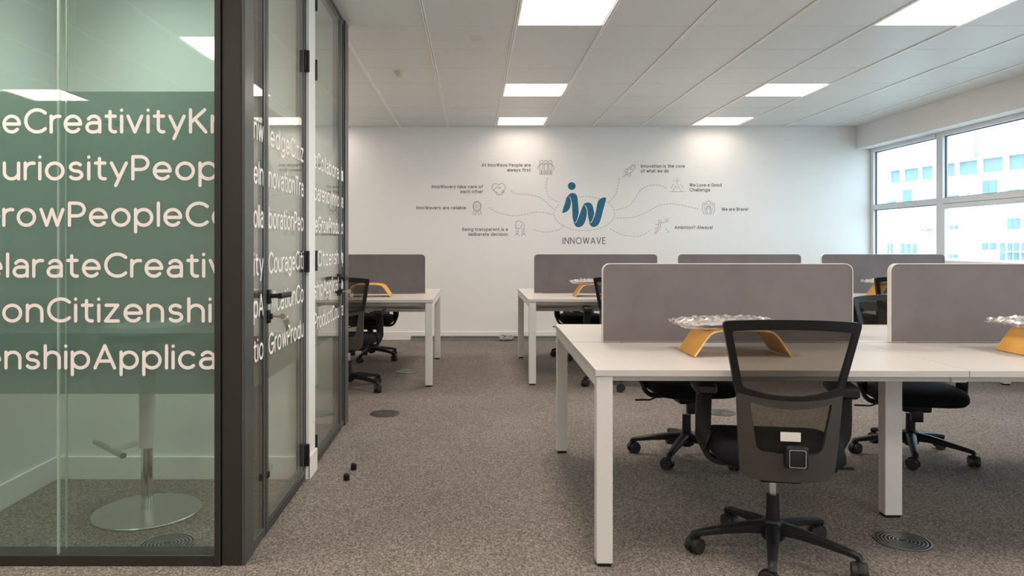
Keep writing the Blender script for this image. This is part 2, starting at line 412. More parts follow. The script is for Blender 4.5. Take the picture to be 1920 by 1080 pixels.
def light_panel():
    t = thing('ceiling_light', '', 'ceiling light')
    bm = bmesh.new()
    for a, b in (((.004, -.596, 0), (.596, -.580, .02)), ((.004, -.020, 0), (.596, -.004, .02)), ((.004, -.58, 0), (.020, -.02, .02)), ((.58, -.58, 0), (.596, -.02, .02))): bx(bm, a, b)
    obj('light_frame', bm, M['panelframe'], t)
    obj('diffuser', box((.020, -.580, .004), (.580, -.020, .012)), M['panel'], t)
    ld = bpy.data.lights.new('lamp', 'AREA'); ld.shape = 'SQUARE'; ld.size = .56; ld.energy = LAMP_W; ld.color = PANEL_COL; ld.spread = math.radians(155)
    lo = bpy.data.objects.new('lamp', ld); C.objects.link(lo); lo.parent = t; lo.location = (.3, -.3, .0035)
    return t
LL = {(.285, 9.256): 'square white LED ceiling panel nearest the back wall, left of the pair of columns',
      (.285, 7.456): 'middle square LED ceiling panel of the left column, above the mural side',
      (.285, 5.056): 'large bright LED ceiling panel cut by the top of the photo, near centre',
      (2.685, 9.256): 'square LED ceiling panel nearest the back wall, in the column near the windows',
      (2.685, 7.456): 'middle square LED ceiling panel in the column near the windows',
      (2.685, 5.056): 'large bright LED ceiling panel at top right, nearest to the windows and camera'}
first = None; dimrow = None; dim = []; n_ = None
for (x, y) in lights:
    if booth_rect[0] < x+.3 < booth_rect[1] and booth_rect[2] < y-.3 < booth_rect[3]:
        bx_ = 0
    if x == -2.115 and y in (5.056,) or (x == -4.515 and y == -3.344): continue
    lab = LL.get((x, y), 'square LED ceiling panel outside the photo, seen only through its light or reflection')
    grp = 'LED panels in the ceiling grid' if (x, y) in LL else 'unseen LED panels of the ceiling grid'
    if first is None: first = light_panel(); first.location = (x, y, CEIL); first['label'] = lab; first['group'] = grp
    else:
        n_ = dup(first, (x, y, CEIL), 0, lab, grp)
        if y == 9.256: dim.append(n_)
    if y == 9.256 and n_ is None: dim.append(first)
    n_ = None
for r in dim:                       # the row beside the back wall is dimmed
    for ch in r.children:
        if ch.type == 'LIGHT':
            if dimrow is None: dimrow = ch.data.copy(); dimrow.energy = LAMP_W*.20
            ch.data = dimrow
        elif ch.name.startswith('diffuser'):
            if 'dimmed' not in bpy.data.meshes: m_ = ch.data.copy(); m_.name = 'dimmed'; m_.materials[0] = M['panel_dim']
            ch.data = bpy.data.meshes['dimmed']
# smoke detector
t = thing('smoke_detector', 'small round cream smoke detector on the ceiling left of the light panels', 'smoke detector', (-.62, 6.40, CEIL))
bm = bmesh.new(); lathe(bm, [(.001, -.012), (.052, -.012), (.055, -.008), (.055, 0), (.001, 0)], 32); obj('detector_base', bm, M['detector'], t, 40)
bm = bmesh.new(); lathe(bm, [(.001, -.045), (.030, -.045), (.040, -.036), (.046, -.012), (.001, -.012)], 32); obj('detector_head', bm, M['detector'], t, 40)

# ------------------------------------------------------------------ windows
mulls = [WALLY-.0, 8.0, 6.62, 5.24, 3.86, 2.48, 1.10, -.28, -1.66, -3.04, -4.45]
gx0, gx1 = 4.99, 5.05
TRZ = 1.655
for i in range(len(mulls)-1):
    y1, y0 = mulls[i], mulls[i+1]
    r = structroot('window_%d' % (i+1), 'white framed window bay with upper light and lower pane' if i < 2 else None)
    bm = bmesh.new()
    bx(bm, (gx0, y0-.055, SILL), (gx1, y0+.055 if i < 9 else y0+.05, HEAD), .004) if True else 0
    if i == 0: bx(bm, (gx0, y1-.06, SILL), (gx1, y1, HEAD), .004)
    obj('mullion', bm, M['alu'], r)
    ya, yb = y0+.055, y1-.06 if i == 0 else y1-.055
    obj('transom', box((gx0, ya, TRZ-.03), (gx1, yb, TRZ+.03), .004), M['alu'], r)
    obj('head_frame', box((gx0-.01, ya, HEAD-.045), (gx1, yb, HEAD), .004), M['alu'], r)
    obj('sill_frame', box((gx0, ya, SILL), (gx1, yb, SILL+.05), .004), M['alu'], r)
    if i % 2 == 1:
        bm = bmesh.new(); a, b, c, d = ya+.004, yb-.004, SILL+.055, TRZ-.034; s = .05
        bx(bm, (gx0-.012, a, c), (gx0+.03, a+s, d), .003); bx(bm, (gx0-.012, b-s, c), (gx0+.03, b, d), .003)
        bx(bm, (gx0-.012, a+s, c), (gx0+.03, b-s, c+s), .003); bx(bm, (gx0-.012, a+s, d-s), (gx0+.03, b-s, d), .003)
        obj('opening_sash', bm, M['alu'], r)
    obj('pane', box((gx0+.035, ya, TRZ+.03), (gx0+.041, yb, HEAD-.045)), M['glasswin'], r)
    for za, zb in ((TRZ+.03, HEAD-.045), (SILL+.05, TRZ-.03)):
        bm = bmesh.new()
        for q in ((ya, za, ya+.008, zb), (yb-.008, za, yb, zb), (ya, za, yb, za+.008), (ya, zb-.008, yb, zb)): bx(bm, (gx0+.030, q[0], q[1]), (gx0+.046, q[2], q[3]))
        obj('gasket', bm, M['blackmetal'], r)
    obj('pane', box((gx0+.035, ya, SILL+.05), (gx0+.041, yb, TRZ-.03)), M['glasswin'], r)

# ------------------------------------------------------------------ meeting booths: walls
BXL, BXR = -2.12, -.835
bm = box((BXL-.1, 3.80, 0), (BXR, 3.95, CEIL-.001)); o = struct('wall_booth_middle', bm, M['boothwall']); o['label'] = 'white wall between the two glass booths'
obj('skirting', box((BXL, 3.787, 0), (BXR+.008, 3.80, .115), .002), M['skirt'], o)
obj('skirting', box((BXR, 3.787, 0), (BXR+.010, 3.963, .115), .002), M['skirt'], o)
o = struct('wall_booth_left', box((BXL-.1, 2.86, 0), (BXL, 5.05, CEIL-.001)), M['boothwall'])
obj('skirting', box((BXL, 2.87, 0), (BXL+.012, 3.787, .115), .002), M['skirt'], o)
struct('wall_booth_far', box((BXL-.1, 4.97, 0), (-.895, 5.05, CEIL-.001)), M['boothwall'])
for n, (ya, yb, lab) in enumerate(((2.86, 3.80, 'a'), (3.95, 4.97, 'b'))):
    cx, cy = -1.5, (ya+yb)/2
    t = thing('booth_fill_panel', 'added unseen light panel in the ceiling of the ' + ('nearest' if n == 0 else 'farther') + ' glass booth', 'ceiling light', (cx, cy, CEIL-.02))  # unseen panel and lamp, added to brighten the booth inside
    bm = bmesh.new()
    for a, b in (((-.3, -.3, 0), (.3, -.28, .018)), ((-.3, .28, 0), (.3, .3, .018)), ((-.3, -.28, 0), (-.28, .28, .018)), ((.28, -.28, 0), (.3, .28, .018))): bx(bm, a, b)
    obj('light_frame', bm, M['panelframe'], t)
    obj('diffuser', box((-.28, -.28, .004), (.28, .28, .014)), M['booth_fill'], t)
    ld = bpy.data.lights.new('lamp', 'AREA'); ld.shape = 'SQUARE'; ld.size = .54; ld.energy = 1.7; ld.color = (.84, .97, .92); ld.spread = math.radians(100)
    lo = bpy.data.objects.new('lamp', ld); C.objects.link(lo); lo.parent = t; lo.location = (0, 0, .0035)

# front glass
FB, FT = .040, CEIL-.045
fp = thing('glass_partition', 'green glass booth front with white lettering and dark frame, left of the photo', 'glass partition', (0, 0, 0))
JX = -1.542; LX = -3.6; RX = -.957
BASEPX = [250.5-3.2, 338.5-3.2, 425.5-3.2, 521-3.2, 605-3.2, 693-3.2]     # stroke centre-line baselines
YF = 2.775
def gz(py, Y=YF): return CAMZ-(py-459)/F*Y
def gxp(px, Y=YF): return (px-887)/F*Y
obj('pane', box((LX, 2.776, FB-.005), (JX-.002, 2.784, FT)), M['glassfront'], fp)
obj('pane', box((JX+.002, 2.776, FB-.005), (RX+.006, 2.784, FT)), M['glassfront'], fp)
obj('inner_pane', box((LX, 2.832, FB-.005), (JX-.002, 2.838, FT)), M['glassfront'], fp)
obj('inner_pane', box((JX+.002, 2.832, FB-.005), (RX+.006, 2.838, FT)), M['glassfront'], fp)
bm = bmesh.new(); bx(bm, (JX-.0035, 2.7755, FB), (JX+.0035, 2.7845, FT)); bx(bm, (JX-.0025, 2.8315, FB), (JX+.0025, 2.8385, FT))
obj('joint_strip', bm, glassy('joint_silicone', (.8, .9, .86), .1, (.75, .85, .8), .55), fp)
bm = bmesh.new(); zt, zb = gz(166), gz(744)
bx(bm, (LX, 2.8295, zb), (JX-.003, 2.8305, zt)); bx(bm, (JX+.003, 2.8295, zb), (RX+.004, 2.8305, zt))
obj('frosted_film', bm, M['film'], fp)
obj('bottom_rail', box((LX, 2.765, 0), (RX, 2.85, FB), .002), M['bronze'], fp)
obj('top_rail', box((LX, 2.765, FT), (RX, 2.85, CEIL), .002), M['bronze'], fp)
obj('frame_stile', box((RX, 2.762, 0), (RX+.022, 2.85, CEIL), .002), M['bronze'], fp)
obj('shadow_joint', box((RX+.022, 2.78, 0), (-.931, 2.85, CEIL)), M['black'], fp)
LINES = [('teCreativityKn', 2, 45, 12, 354), ('CuriosityPeop', 1, 5, 9, 246), ('GrowPeopleCo', 1, 4, 4, 127), ('celarateCreativ', 2, 11, 8, 195),
         ('tionCitizenship', 2, 4, 4, 88), ('zenshipApplica', 2, 8, 7, 175)]
CAPM = 47.8/F*YF          # outer cap height, metres
U = CAPM/1.005
HW = U*.066
for (s, i, a, j, b), bp in zip(LINES, BASEPX):
    xs, tot = layout(s)
    off = HW/YF*F
    sx = (gxp(b)-gxp(a))/(xs[j]-xs[i])
    x0 = gxp(a+off)-xs[i]*sx
    bm = bmesh.new(); text(bm, s, (x0, 2.7752, gz(bp)), (1, 0, 0), (0, 0, 1), sx, U, HW)
    # clip behind the stile
    geom = bm.verts[:]+bm.edges[:]+bm.faces[:]
    bmesh.ops.bisect_plane(bm, geom=geom, plane_co=(RX+.002, 0, 0), plane_no=(1, 0, 0), clear_outer=True)
    obj('lettering', bm, M['vinyl'], fp)
# corner post
t = thing('corner_post', 'dark brown square corner post of the glass booth, floor to ceiling', 'post', (0, 0, 0))
obj('post_core', box((-.931, 2.770, 0), (-.859, 2.855, CEIL), .002), M['bronze'], t)
obj('side_profile', box((-.858, 2.768, 0), (-.845, 2.875, CEIL), .002), M['greyside'], t)

# side frames (grey) with two doors
GP = -.858                       # glass plane x
def side_text(parent, strings, ya, yb):
    for s, bp in zip(strings, BASEPX):
        xs, tot = layout(s)
        sx = (yb-ya-.014)/tot; sx = min(sx, U*1.25)
        bm = bmesh.new(); text(bm, s, (GP+.0052, ya+.012, gz(bp)), (0, 1, 0), (0, 0, 1), sx, U, HW*.92)
        obj('lettering', bm, M['vinyl'], parent)
def frame_rect(bm, y0, y1, z0, z1, s, x0=-.892, x1=-.850, sb=None):
    sb = sb or s
    bx(bm, (x0, y0, z0), (x1, y0+s, z1), .0015, 1); bx(bm, (x0, y1-s, z0), (x1, y1, z1), .0015, 1)
    bx(bm, (x0, y0+s, z0), (x1, y1-s, z0+sb), .0015, 1); bx(bm, (x0, y0+s, z1-sb), (x1, y1-s, z1), .0015, 1)
def sidelight(y0, y1, strings, label):
    t = thing('side_window', label, 'glass panel', (0, 0, 0))
    bm = bmesh.new(); frame_rect(bm, y0, y1, 0, CEIL, .022, sb=.04); obj('panel_frame', bm, M['greyside'], t)
    obj('pane', box((GP-.004, y0+.022, .04), (GP+.004, y1-.022, CEIL-.04)), M['glassside'], t)
    obj('frosted_film', box((GP-.0065, y0+.022, gz(744)), (GP-.0055, y1-.022, gz(166))), M['filmside'], t)
    side_text(t, strings, y0+.022, y1-.022)
sidelight(2.876, 3.06, ['nw', 'eIn', 'olla', 'ity', 'pA', 'tio'], 'narrow glass side panel between the corner post and the nearest door')
sidelight(4.80, 4.925, ['tion', 'va', 'ct', 'Ap', 'ion', 'ra'], 'narrow glass side panel beyond the farther booth door')
t = thing('end_post', 'slim dark grey end post of the farther glass booth', 'post', (0, 0, 0))
obj('post_core', box((-.895, 4.925, 0), (-.85, 5.05, CEIL), .002), M['blackmetal'], t)
obj('side_profile', box((-.85, 4.925, 0), (-.842, 5.05, CEIL), .002), M['greyside'], t)

def glass_door(n, y0, y1, hinge_far, strings, label):
    r = structroot('door_%d' % n, label)
    # jamb
    bm = bmesh.new(); frame_rect(bm, y0, y1, 0, CEIL, .014, -.898, -.849, sb=.022)
    obj('door_jamb', bm, M['blackmetal'], r)
    a, b = y0+.017, y1-.017; z0, z1 = .026, CEIL-.026
    bm = bmesh.new(); frame_rect(bm, a, b, z0, z1, .028, -.890, -.851, sb=.03); obj('door_leaf_frame', bm, M['greyside'], r)
    obj('pane', box((GP-.004, a+.028, z0+.03), (GP+.004, b-.028, z1-.03)), M['glassside'], r)
    obj('frosted_film', box((GP-.0065, a+.028, gz(744)), (GP-.0055, b-.028, gz(166))), M['filmside'], r)
    side_text(r, strings, a+.028, b-.028)
    hy = y1-.014 if hinge_far else y0+.014
    for z in (2.49, 2.12, 1.105, .125):
        bm = bmesh.new()
        bx(bm, (-.851, hy-.022, z-.054), (-.842, hy+.014, z+.054), .002); cyl(bm, (-.838, hy, z-.054), (-.838, hy, z+.054), .010, n=14)
        obj('hinge', bm, M['black'], r, 40)
    ly = a+.016 if hinge_far else b-.016; d = 1 if hinge_far else -1
    for side, sx in ((1, -.850), (-1, -.890)):
        bm = bmesh.new(); bx(bm, (min(sx, sx+side*.010), ly-.016, .945), (max(sx, sx+side*.010), ly+.020, 1.005), .003)
        cyl(bm, (sx, ly, .978), (sx+side*.05, ly, .978), .009, n=14)
        sweep(bm, [(sx+side*.050, ly-d*.008, .978), (sx+side*.052, ly+d*.03, .978), (sx+side*.052, ly+d*.15, .975)], .018, .022)
        obj('handle', bm, M['black'], r, 40)
        bm = bmesh.new(); bx(bm, (min(sx, sx+side*.008), ly-.016, .865), (max(sx, sx+side*.008), ly+.020, .920), .003)
        cyl(bm, (sx, ly, .893), (sx+side*.018, ly, .893), .012, n=16)
        obj('lock', bm, M['black'], r, 40)
    obj('door_stop', box((-.905, a-.0, .225), (-.845, a+.03, .25), .003), M['black'], r)
    # bunch of keys in the outer lock
    k = thing('bunch_of_keys', 'bunch of keys hanging in the lock of the %s booth door' % ('nearest' if n == 1 else 'farther'), 'keys', (-.832, ly, .893))
    bm = bmesh.new(); bx(bm, (-.004, -.002, -.004), (.030, .002, .004)); cyl(bm, (.042, -.0012, 0), (.042, .0012, 0), .013, n=18)
    obj('key', bm, M['brass'], k)
    bm = bmesh.new(); tube(bm, [(.052+.012*math.cos(q*PI/8), .012*math.sin(q*PI/8)*.6, -.008+.012*math.sin(q*PI/8)) for q in range(17)], .001, 6); obj('split_ring', bm, M['chrome'], k)
    for q, (dy, dz) in enumerate(((.018, -.052), (.034, -.045))):
        bm = bmesh.new(); cyl(bm, (.056, dy*.45-.001, -.024), (.056, dy*.45+.001, -.024), .013, n=16); sweep(bm, [(.056, dy*.5, -.03), (.056, dy, dz-.012)], .006, .002); obj('key', bm, M['brass'], k)
glass_door(1, 3.065, 3.80, True, ['ledgeCitiz', 'novationTra', 'borationPeo', 'CourageCiti', 'plicationCo', 'GrowProdu'], 'nearest dark framed glass booth door with white lettering')
glass_door(2, 3.965, 4.795, False, ['tCollabora', 'parencyInno', 'leGrowProdu', 'nCitizensh', 'shipApplicat', 'ProductCou'], 'farther dark framed glass booth door with white lettering')

# ------------------------------------------------------------------ bar stool in booth
t = thing('bar_stool', 'white and chrome bar stool on a round steel base inside the glass booth', 'stool', (-1.452, 3.33, 0))
bm = bmesh.new(); lathe(bm, [(.001, 0), (.226, 0), (.229, .004), (.226, .009), (.05, .014), (.001, .016)], 64); obj('base_plate', bm, M['steel'], t, 35)
bm = bmesh.new(); cyl(bm, (0, 0, .012), (0, 0, .30), .0255, n=32); obj('column', bm, M['chrome'], t, 35)
bm = bmesh.new(); cyl(bm, (0, 0, .29), (0, 0, .76), .034, n=32); obj('column_sleeve', bm, M['skirt'], t, 35)
bm = bmesh.new(); sweep(bm, [(-.02, -.012, .315), (-.125, -.078, .298)], .028, .022); obj('footrest_arm', bm, M['skirt'], t)
bm = bmesh.new(); sweep(bm, [(-.254, .05, .298), (-.03, -.165, .296)], .028, .022, bev=.5)
obj('footrest', bm, M['steel'], t, 30)
bm = bmesh.new(); lathe(bm, [(.001, .76), (.15, .765), (.19, .785), (.195, .81), (.18, .835), (.001, .845)], 40); obj('seat', bm, M['skirt'], t, 40)

# ------------------------------------------------------------------ floor outlets (round, ringed)
def outlet(x, y, label, r=.105):
    t = thing('floor_outlet', label, 'floor outlet', (x, y, 0), 0, 'round floor outlets')
    bm = bmesh.new(); lathe(bm, [(.001, .0005), (r, .0005), (r, .003), (r-.004, .004), (r-.006, .001), (.001, .001)], 48); obj('rim', bm, [M['outletplate']], t, 30)
    bm = bmesh.new()
    for k in range(7):
        rr = r-.001-k*.0138
        lathe_ring(bm, rr-.0042, rr, .0012, .0058)
    obj('grille_rings', bm, M['steel'], t, 30)
def lathe_ring(bm, ri, ro, z0, z1, n=48):
    prof = [(ri, z0), (ro, z0), (ro, z1), (ri, z1)]; rings = []
    for r_, z in prof: rings.append([bm.verts.new((r_*math.cos(2*PI*i/n), r_*math.sin(2*PI*i/n), z)) for i in range(n)])
    for k in range(4):
        a, b = rings[k], rings[(k+1) % 4]
        for i in range(n): bm.faces.new((a[i], a[(i+1) % n], b[(i+1) % n], b[i]))
outlet(1.723, 2.998, 'round ringed metal floor outlet on the carpet at bottom right, nearest the camera')
outlet(-.620, 5.26, 'round metal floor outlet in the carpet beside the end of the farther glass booth')
outlet(-.620, 7.0, 'round metal floor outlet in the carpet under the left far desk')
outlet(1.75, 5.29, 'round metal floor outlet seen behind the nearest office chair, between the desk rows')
outlet(-1.213, 2.965, 'round ringed floor outlet behind the front glass, beside the bar stool base')

# two little black caps on the carpet
for x, y, lab in ((-.632, 3.955, 'small black rubber cap on the carpet, the farther one of two'), (-.640, 3.78, 'small black rubber cap on the carpet, the nearer one of two')):
    bm = bmesh.new(); lathe(bm, [(.001, 0), (.0155, 0), (.016, .003), (.0155, .028), (.013, .030), (.012, .026), (.001, .026)], 24)
    o = obj('rubber_cap', bm, M['black'], None, 35, (x, y, 0)); tag(o, lab, 'rubber cap', 'black rubber caps')

# crumpled cable bundle by the wall
t = thing('cable_bundle', 'tangled pale cable ends lying against the back wall skirting', 'cable', (.41, 9.25, .012))
for k in range(4):
    bm = bmesh.new(); pts = []
    for i in range(9): pts.append((random.uniform(-.09, .12), random.uniform(-.04, .05), .008+random.uniform(0, .065)))
    pts[0] = (pts[0][0], pts[0][1], .006); tube(bm, smoothpath(pts, 5), .0055, 6); obj('cable', bm, M['cable'], t, True)

# ================================================================== DESK BENCHES
PW = 1.365; TH = .025; DT = .73
def bench(name, loc, rz, n, label):
    t = thing(name, label, 'desk', loc, rz, 'white bench desks')
    W = n*PW
    for i in range(n):
        a, b = i*PW+.001, (i+1)*PW-.001
        obj('tabletop', box((a, 0, DT-TH), (b, .778, DT), .002), M['deskwhite'], t)
        obj('tabletop', box((a, .802, DT-TH), (b, 1.58, DT), .002), M['deskwhite'], t)
    L_ = .06
    for x in (.006, W-.006-L_):
        for y in (.006, 1.574-L_):
            obj('leg', box((x, y, .012), (x+L_, y+L_, DT-TH-.001), .004), M['deskmetal'], t)
            obj('foot', box((x+.006, y+.006, 0), (x+L_-.006, y+L_-.006, .012)), M['black'], t)
        obj('end_beam', box((x, .066, DT-TH-.045), (x+L_, 1.514, DT-TH-.001), .003), M['deskmetal'], t)
    for i in range(1, n):
        x = i*PW-.03
        for y in (.52,):
            obj('leg', box((x, y, .012), (x+.075, y+.06, DT-TH-.001), .004), M['deskmetal'], t)
            obj('foot', box((x+.006, y+.006, 0), (x+.069, y+.054, .012)), M['black'], t)
        obj('end_beam', box((x, .06, DT-TH-.03), (x+.06, 1.52, DT-TH-.001), .003), M['deskmetal'], t)
    for y in (.066, .50, 1.04, 1.464):
        obj('long_beam', box((.066, y, DT-TH-.028), (W-.066, y+.05, DT-TH-.001), .003), M['deskmetal'], t)
    for i in range(n):
        bm = bmesh.new(); a, b = i*PW+.09, (i+1)*PW-.09
        for y in (.66, .92):
            bx(bm, (a, y, .612), (b, y+.003, .700)); bx(bm, (a, y, .572), (b, y+.003, .606)); bx(bm, (a, y, .60), (a+.25*(b-a), y+.003, .615)); bx(bm, (b-.25*(b-a), y, .60), (b, y+.003, .615))
        bx(bm, (a, .66, .570), (b, .923, .573)); bx(bm, (a, .663, .573), (a+.002, .92, .63)); bx(bm, (b-.002, .663, .573), (b, .92, .63))
        obj('cable_tray', bm, M['deskmetal'], t)
    return t
nb = bench('bench_desk', (.450, 2.752, 0), math.radians(-.9), 3, 'nearest white double bench desk with square legs, at right')
fb = bench('bench_desk', (.467, 6.32, 0), 0, 3, 'far white bench desk row standing behind the nearest one, by the back wall')
lb = bench('bench_desk', (-.335-2*PW, 6.25, 0), 0, 2, 'white bench desk at left, partly hidden behind the glass booths')

# ------------------------------------------------------------------ screens
def rrect(x0, x1, z0, z1, r, n=8, bottom=False):
    p = []
    for cx, cz, a0 in ((x1-r, z1-r, 0), (x0+r, z1-r, 90)):
        for k in range(n+1):
            a = math.radians(a0+90*k/n); p.append((cx+r*math.cos(a), cz+r*math.sin(a)))
    p += [(x0, z0), (x1, z0)]; return p
def prism(bm, pts, y0, y1):
    a = [bm.verts.new((x, y0, z)) for x, z in pts]; b = [bm.verts.new((x, y1, z)) for x, z in pts]
    bm.faces.new(a); bm.faces.new(b[::-1])
    for i in range(len(pts)):
        j = (i+1) % len(pts); bm.faces.new((a[i], a[j], b[j], b[i]))
def ringplate(bm, outer, inner, fn, t):
    n = len(outer); V = {}
    for s in (0, 1):
        V['o', s] = [bm.verts.new(fn(p[0], p[1], (s-.5)*t)) for p in outer]; V['i', s] = [bm.verts.new(fn(p[0], p[1], (s-.5)*t)) for p in inner]
    for i in range(n):
        j = (i+1) % n
        bm.faces.new((V['o', 0][i], V['o', 0][j], V['i', 0][j], V['i', 0][i])); bm.faces.new((V['o', 1][i], V['i', 1][i], V['i', 1][j], V['o', 1][j]))
        bm.faces.new((V['o', 0][i], V['o', 1][i], V['o', 1][j], V['o', 0][j])); bm.faces.new((V['i', 0][i], V['i', 0][j], V['i', 1][j], V['i', 1][i]))
def screen():
    t = thing('desk_screen', '', 'desk divider')
    w2, z0, z1 = .587, DT+.004, 1.102
    bm = bmesh.new(); prism(bm, rrect(-w2+.002, w2-.002, z0, z1-.002, .035), -.013, .013)
    obj('fabric_panel', bm, M['screen'], t)
    bm = bmesh.new(); ringplate(bm, rrect(-w2, w2, z0, z1, .037), rrect(-w2+.003, w2-.003, z0+.001, z1-.003, .034), lambda x, z, y: Vector((x, y, z)), .030)
    obj('lit_edge_band', bm, M['lit_edge'], t)
    bm = bmesh.new(); bx(bm, (-.50, -.010, DT), (.50, .010, DT+.006)); obj('mounting_rail', bm, M['screen'], t)
    return t
def inb(b, x, y):
    v = Matrix.Rotation(b.rotation_euler.z, 4, 'Z') @ Vector((x, y, 0)); return (b.location.x+v.x, b.location.y+v.y, 0)
s0 = screen()
SC = [(nb, .735, 'large grey fabric desk screen right behind the nearest office chair'), (nb, 2.083, 'large grey fabric desk screen at the right edge of the photo'),
      (nb, 3.43, 'grey desk screen on the nearest bench beyond the right edge of the photo'),
      (fb, .698, 'grey desk screen on the far bench, leftmost of its three, below the wall logo'), (fb, 2.063, 'grey desk screen on the far bench, middle one, only its top edge in view'),
      (fb, 3.428, 'grey desk screen on the far bench nearest the windows'), (lb, 2*PW-.70, 'brownish grey desk screen on the left bench, beside the glass booths')]
for i, (b, x, lab) in enumerate(SC):
    if i == 2: continue
    loc = inb(b, x, .79); rz = b.rotation_euler.z
    if i == 0: s0.location = loc; s0.rotation_euler = (0, 0, rz); s0['label'] = lab; s0['group'] = 'grey fabric desk screens'
    else: dup(s0, loc, rz, lab, 'grey fabric desk screens')

# ------------------------------------------------------------------ laptop stands and wrapped packages
def stand():
    t = thing('laptop_stand', '', 'laptop stand')
    prof = smoothpath([(-.20, 0, .0), (-.175, 0, .035), (-.145, 0, .078), (-.115, 0, .100), (-.06, 0, .106), (0, 0, .107), (.06, 0, .106), (.115, 0, .100), (.145, 0, .078), (.175, 0, .035), (.20, 0, 0)], 4)
    bm = bmesh.new(); th = .007; up = []; lo = []
    for i, p in enumerate(prof):
        d = (prof[min(len(prof)-1, i+1)]-prof[max(0, i-1)]).normalized(); n = Vector((-d.z, 0, d.x))
        up.append(p+n*th*.5+Vector((0, 0, .004))); lo.append(p-n*th*.5+Vector((0, 0, .004)))
    A = [[bm.verts.new(q+Vector((0, y, 0))) for q in up] for y in (-.11, .11)]; B = [[bm.verts.new(q+Vector((0, y, 0))) for q in lo] for y in (-.11, .11)]
    for i in range(len(prof)-1):
        bm.faces.new((A[0][i], A[1][i], A[1][i+1], A[0][i+1])); bm.faces.new((B[0][i], B[0][i+1], B[1][i+1], B[1][i]))
        for s in (0, 1): f = bm.faces.new((A[s][i], A[s][i+1], B[s][i+1], B[s][i])); f.material_index = 1
    for e in (0, -1): f = bm.faces.new((A[0][e], A[1][e], B[1][e], B[0][e])); f.material_index = 1
    obj('bent_board', bm, [M['ply'], M['plyedge']], t, 50)
    return t
def package(seed):
    t = thing('plastic_package', '', 'package')
    bm = bmesh.new(); nx, ny = 40, 26; W2, D2 = .225, .145
    def pt(i, j, s):
        u, v = -1+2*i/nx, -1+2*j/ny
        e = max(0, 1-abs(u)**4)*max(0, 1-abs(v)**4); q = Vector((u*5, v*4, seed+s*9))
        n1 = noise.noise(q*1.3); n2 = noise.noise(q*3.1)
        z = s*(.004+.014*e) + .010*abs(n1)*s + .013*abs(n2)*(1 if s > 0 else .3) - .007*(abs(u)**3)*(1 if s > 0 else .2)
        return Vector((u*W2+.010*noise.noise(q+Vector((3, 0, 0))), v*D2+.010*noise.noise(q+Vector((0, 7, 0))), max(z+.014, .0005)))
    for s in (1, -1):
        V = [[bm.verts.new(pt(i, j, s)) for j in range(ny+1)] for i in range(nx+1)]
        for i in range(nx):
            for j in range(ny): bm.faces.new((V[i][j], V[i+1][j], V[i+1][j+1], V[i][j+1]))
    bmesh.ops.remove_doubles(bm, verts=bm.verts, dist=.0005)
    obj('plastic_wrap', bm, M['bag'], t, 25)
    obj('wrapped_item', box((-.13, -.09, .011), (.10, .09, .018), .003), M['steel'], t)
    return t
st0 = stand(); pk0 = package(1.7); pk1 = package(8.3)
ST = [((1.10, 3.155), 0.02, 'yellow bent wood laptop stand on the nearest desk, left of the mesh chair', pk0, 'clear plastic wrapped package on the laptop stand beside the nearest mesh chair', (-.012, .015)),
      ((2.475, 3.14), -.05, 'yellow bent wood laptop stand at the right edge of the photo', pk1, 'clear plastic wrapped package on the laptop stand at the right edge', (.005, .02)),
      ((1.105, 6.70), .0, 'small looking yellow laptop stand on the far bench in front of its leftmost screen', pk0, 'plastic wrapped package on the stand on the far bench, left part', (.0, .02)),
      ((3.77, 6.68), .0, 'yellow laptop stand on the far bench near the windows, mostly hidden by a chair', pk1, 'plastic wrapped package on the far bench near the windows, mostly hidden', (-.01, .02)),
      ((-.93, 6.68), .0, 'bare yellow arched laptop stand on the left bench desk', None, '', (0, 0))]
used = set()
for i, ((x, y), rz, lab, pk, plab, off) in enumerate(ST):
    if i == 0: st0.location = (x, y, DT); st0.rotation_euler.z = rz; st0['label'] = lab; st0['group'] = 'yellow laptop stands'
    else: dup(st0, (x, y, DT), rz, lab, 'yellow laptop stands')
    if pk:
        L2 = (x+off[0], y+off[1], DT+.1155)
        if pk.name in used: dup(pk, L2, rz+.03, plab, 'plastic wrapped packages')
        else: pk.location = L2; pk.rotation_euler.z = rz+.03; pk['label'] = plab; pk['group'] = 'plastic wrapped packages'; used.add(pk.name)

# ================================================================== OFFICE CHAIR  (faces +Y, origin on floor under the column)
def interp(tab, z):
    if z <= tab[0][0]: return tab[0][1]
    for (a, va), (b, vb) in zip(tab, tab[1:]):
        if z <= b: return va+(vb-va)*(z-a)/(b-a)
    return tab[-1][1]
BY = [(.38, -.225), (.46, -.245), (.58, -.262), (.70, -.275), (.95, -.345)]
def bfn(x, z, t):
    y = interp(BY, z) + 1.35*x*x
    return Vector((x, y+t, z))
def rpoly(cs, n=8):
    """closed contour through corners [(x,z,r)], n samples per straight side and per corner"""
    out = []; m = len(cs)
    P = [Vector((c[0], c[1])) for c in cs]
    info = []
    for i in range(m):
        a, b, c = P[i-1], P[i], P[(i+1) % m]; d1 = (a-b).normalized(); d2 = (c-b).normalized(); r = cs[i][2]
        info.append((b+d1*r, b, b+d2*r))
    for i in range(m):
        s, c, e = info[i]
        for k in range(n+1):
            t = k/n; out.append(s*(1-t)**2+c*2*t*(1-t)+e*t*t)
        s2 = info[(i+1) % m][0]
        for k in range(1, n): out.append(e.lerp(s2, k/n))
    return [(p.x, p.y) for p in out]
def bow(pts, ztop, amt, half):   # bow the contour near a given height (smile or arch)
    return [(x, z+amt*(1-(x/half)**2)*max(0, 1-abs(z-ztop)/.05)) for x, z in pts]
